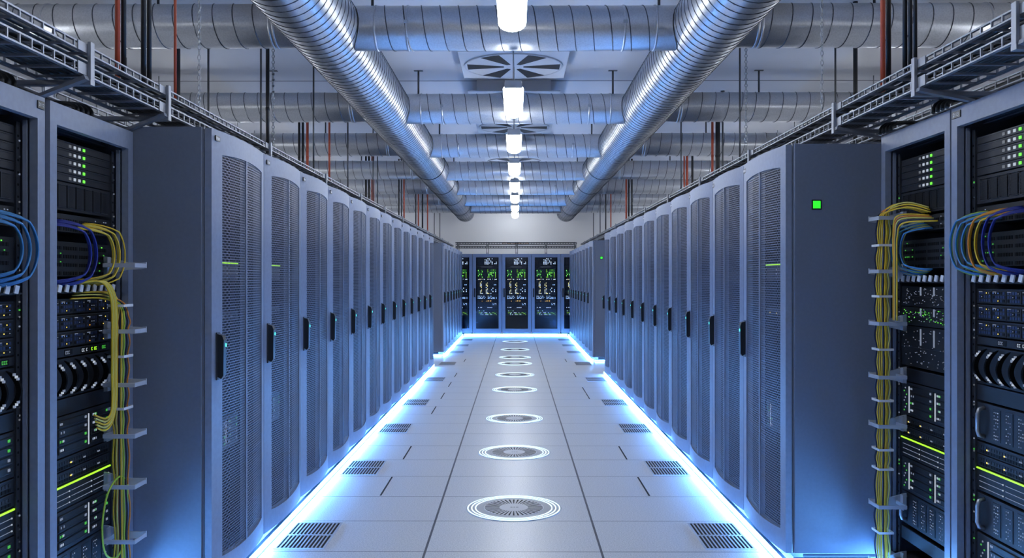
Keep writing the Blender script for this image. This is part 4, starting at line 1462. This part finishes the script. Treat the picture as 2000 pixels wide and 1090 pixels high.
def head_right(k):
    return [(LBX - .26 + .010 * k, .058, CAMZ + .325), (LBX - .18 + .008 * k, -.01, CAMZ + .356), (LBX - .100 + .008 * k, -.066, CAMZ + .335)]
tiesR = [CAMZ + z for z in (.290, .165, .040, -.085, -.215, -.345, -.476, -.595, -.715, -.835, -.93, -1.107, -1.24, -1.395)]
bundle(RR1, -PI / 2, True, LBX - .056, -.080, knots_for(tiesR, .050, .038),
       [(m, head_right) for m in ('yellow_cable', 'yellow_cable', 'pale_yellow_cable', 'yellow_cable', 'navy_cable', 'yellow_cable', 'yellow_cable', 'orange_cable', 'yellow_cable', 'navy_cable', 'orange_cable')],
       'upright bundle', 'beside the green status light panel', 4)
for k in range(5):   # second spray of cables dropping from the patch field to the second bracket
    q = [(.30 - .02 * k, .058, CAMZ + .300 - .008 * k), (.385 - .014 * k, -.05, CAMZ + .305 - .010 * k), (.425 - .011 * k, -.056, CAMZ + .23 - .006 * k), (LBX - .122 - .009 * k, -.056, CAMZ + .10), (LBX - .122 - .009 * k, -.056, CAMZ - .02), (LBX - .122 - .009 * k, -.056, CAMZ - .20)]
    P = [to_world(RR1, -PI / 2, (RW - x, y, z)) for x, y, z in smooth(q, 5)]
    m = ('yellow_cable', 'orange_cable', 'pale_yellow_cable', 'navy_cable', 'yellow_cable')[k]
    tag(MB().tube(P, .0042, m, 6).build('patch_cable'), f'{m.replace("_cable", "").replace("_", " ")} cable sweeping to the second right bracket, {ORD[k]} of five', 'cable', 'sweeping cables at the right rack')

def make_tie(w, d):
    b = MB()
    t = .003
    b.box(-w, w, -d, -d + t, -.0055, .0055, 'white_plastic').box(-w, w, d - t, d, -.0055, .0055, 'white_plastic')
    b.box(-w, -w + t, -d + t, d - t, -.0055, .0055, 'white_plastic').box(w - t, w, -d + t, d - t, -.0055, .0055, 'white_plastic')
    b.box(w, w + .022, -.003, .003, -.004, .004, 'white_plastic')
    o = b.build('cable_tie'); o['category'] = 'cable tie'
    return o
TIE = make_tie(.044, .036)
for k, z in enumerate((-.115, -.335, -.56)):
    place(TIE, USED, to_world(LR1, PI / 2, (LBX - .053, -.035, CAMZ + z)), PI / 2, f'white tie round the left upright bundle, {ORD[k]} from the top', 'white cable ties')
for k, z in enumerate((.165, -.085, -.345, -.595, -.835, -.93, -1.24)):
    place(TIE, USED, to_world(RR1, -PI / 2, (RW - LBX + .056, -.080, CAMZ + z)), PI / 2, f'white tie round the right yellow bundle, {ORD[k]} from the top', 'white cable ties')

# ------------------------------------------------------------------ world, camera, view
w = bpy.data.worlds.new('room_ambient'); sc.world = w
w.use_nodes = True
w.node_tree.nodes['Background'].inputs[0].default_value = (.02, .025, .04, 1)
cam = bpy.data.cameras.new('camera'); co = bpy.data.objects.new('camera', cam); COL.objects.link(co)
cam.sensor_width = 36; cam.lens = 1650 / 2000 * 36
cam.clip_start = .05; cam.clip_end = 100
co.location = (0, 0, CAMZ)
co.rotation_euler = (PI / 2, 0, math.atan(7 / 1650))
sc.camera = co
vs = sc.view_settings
vs.view_transform = 'Standard'; vs.look = 'None'; vs.gamma = 1; vs.exposure = .45
try: vs.use_curve_mapping = False
except Exception: pass
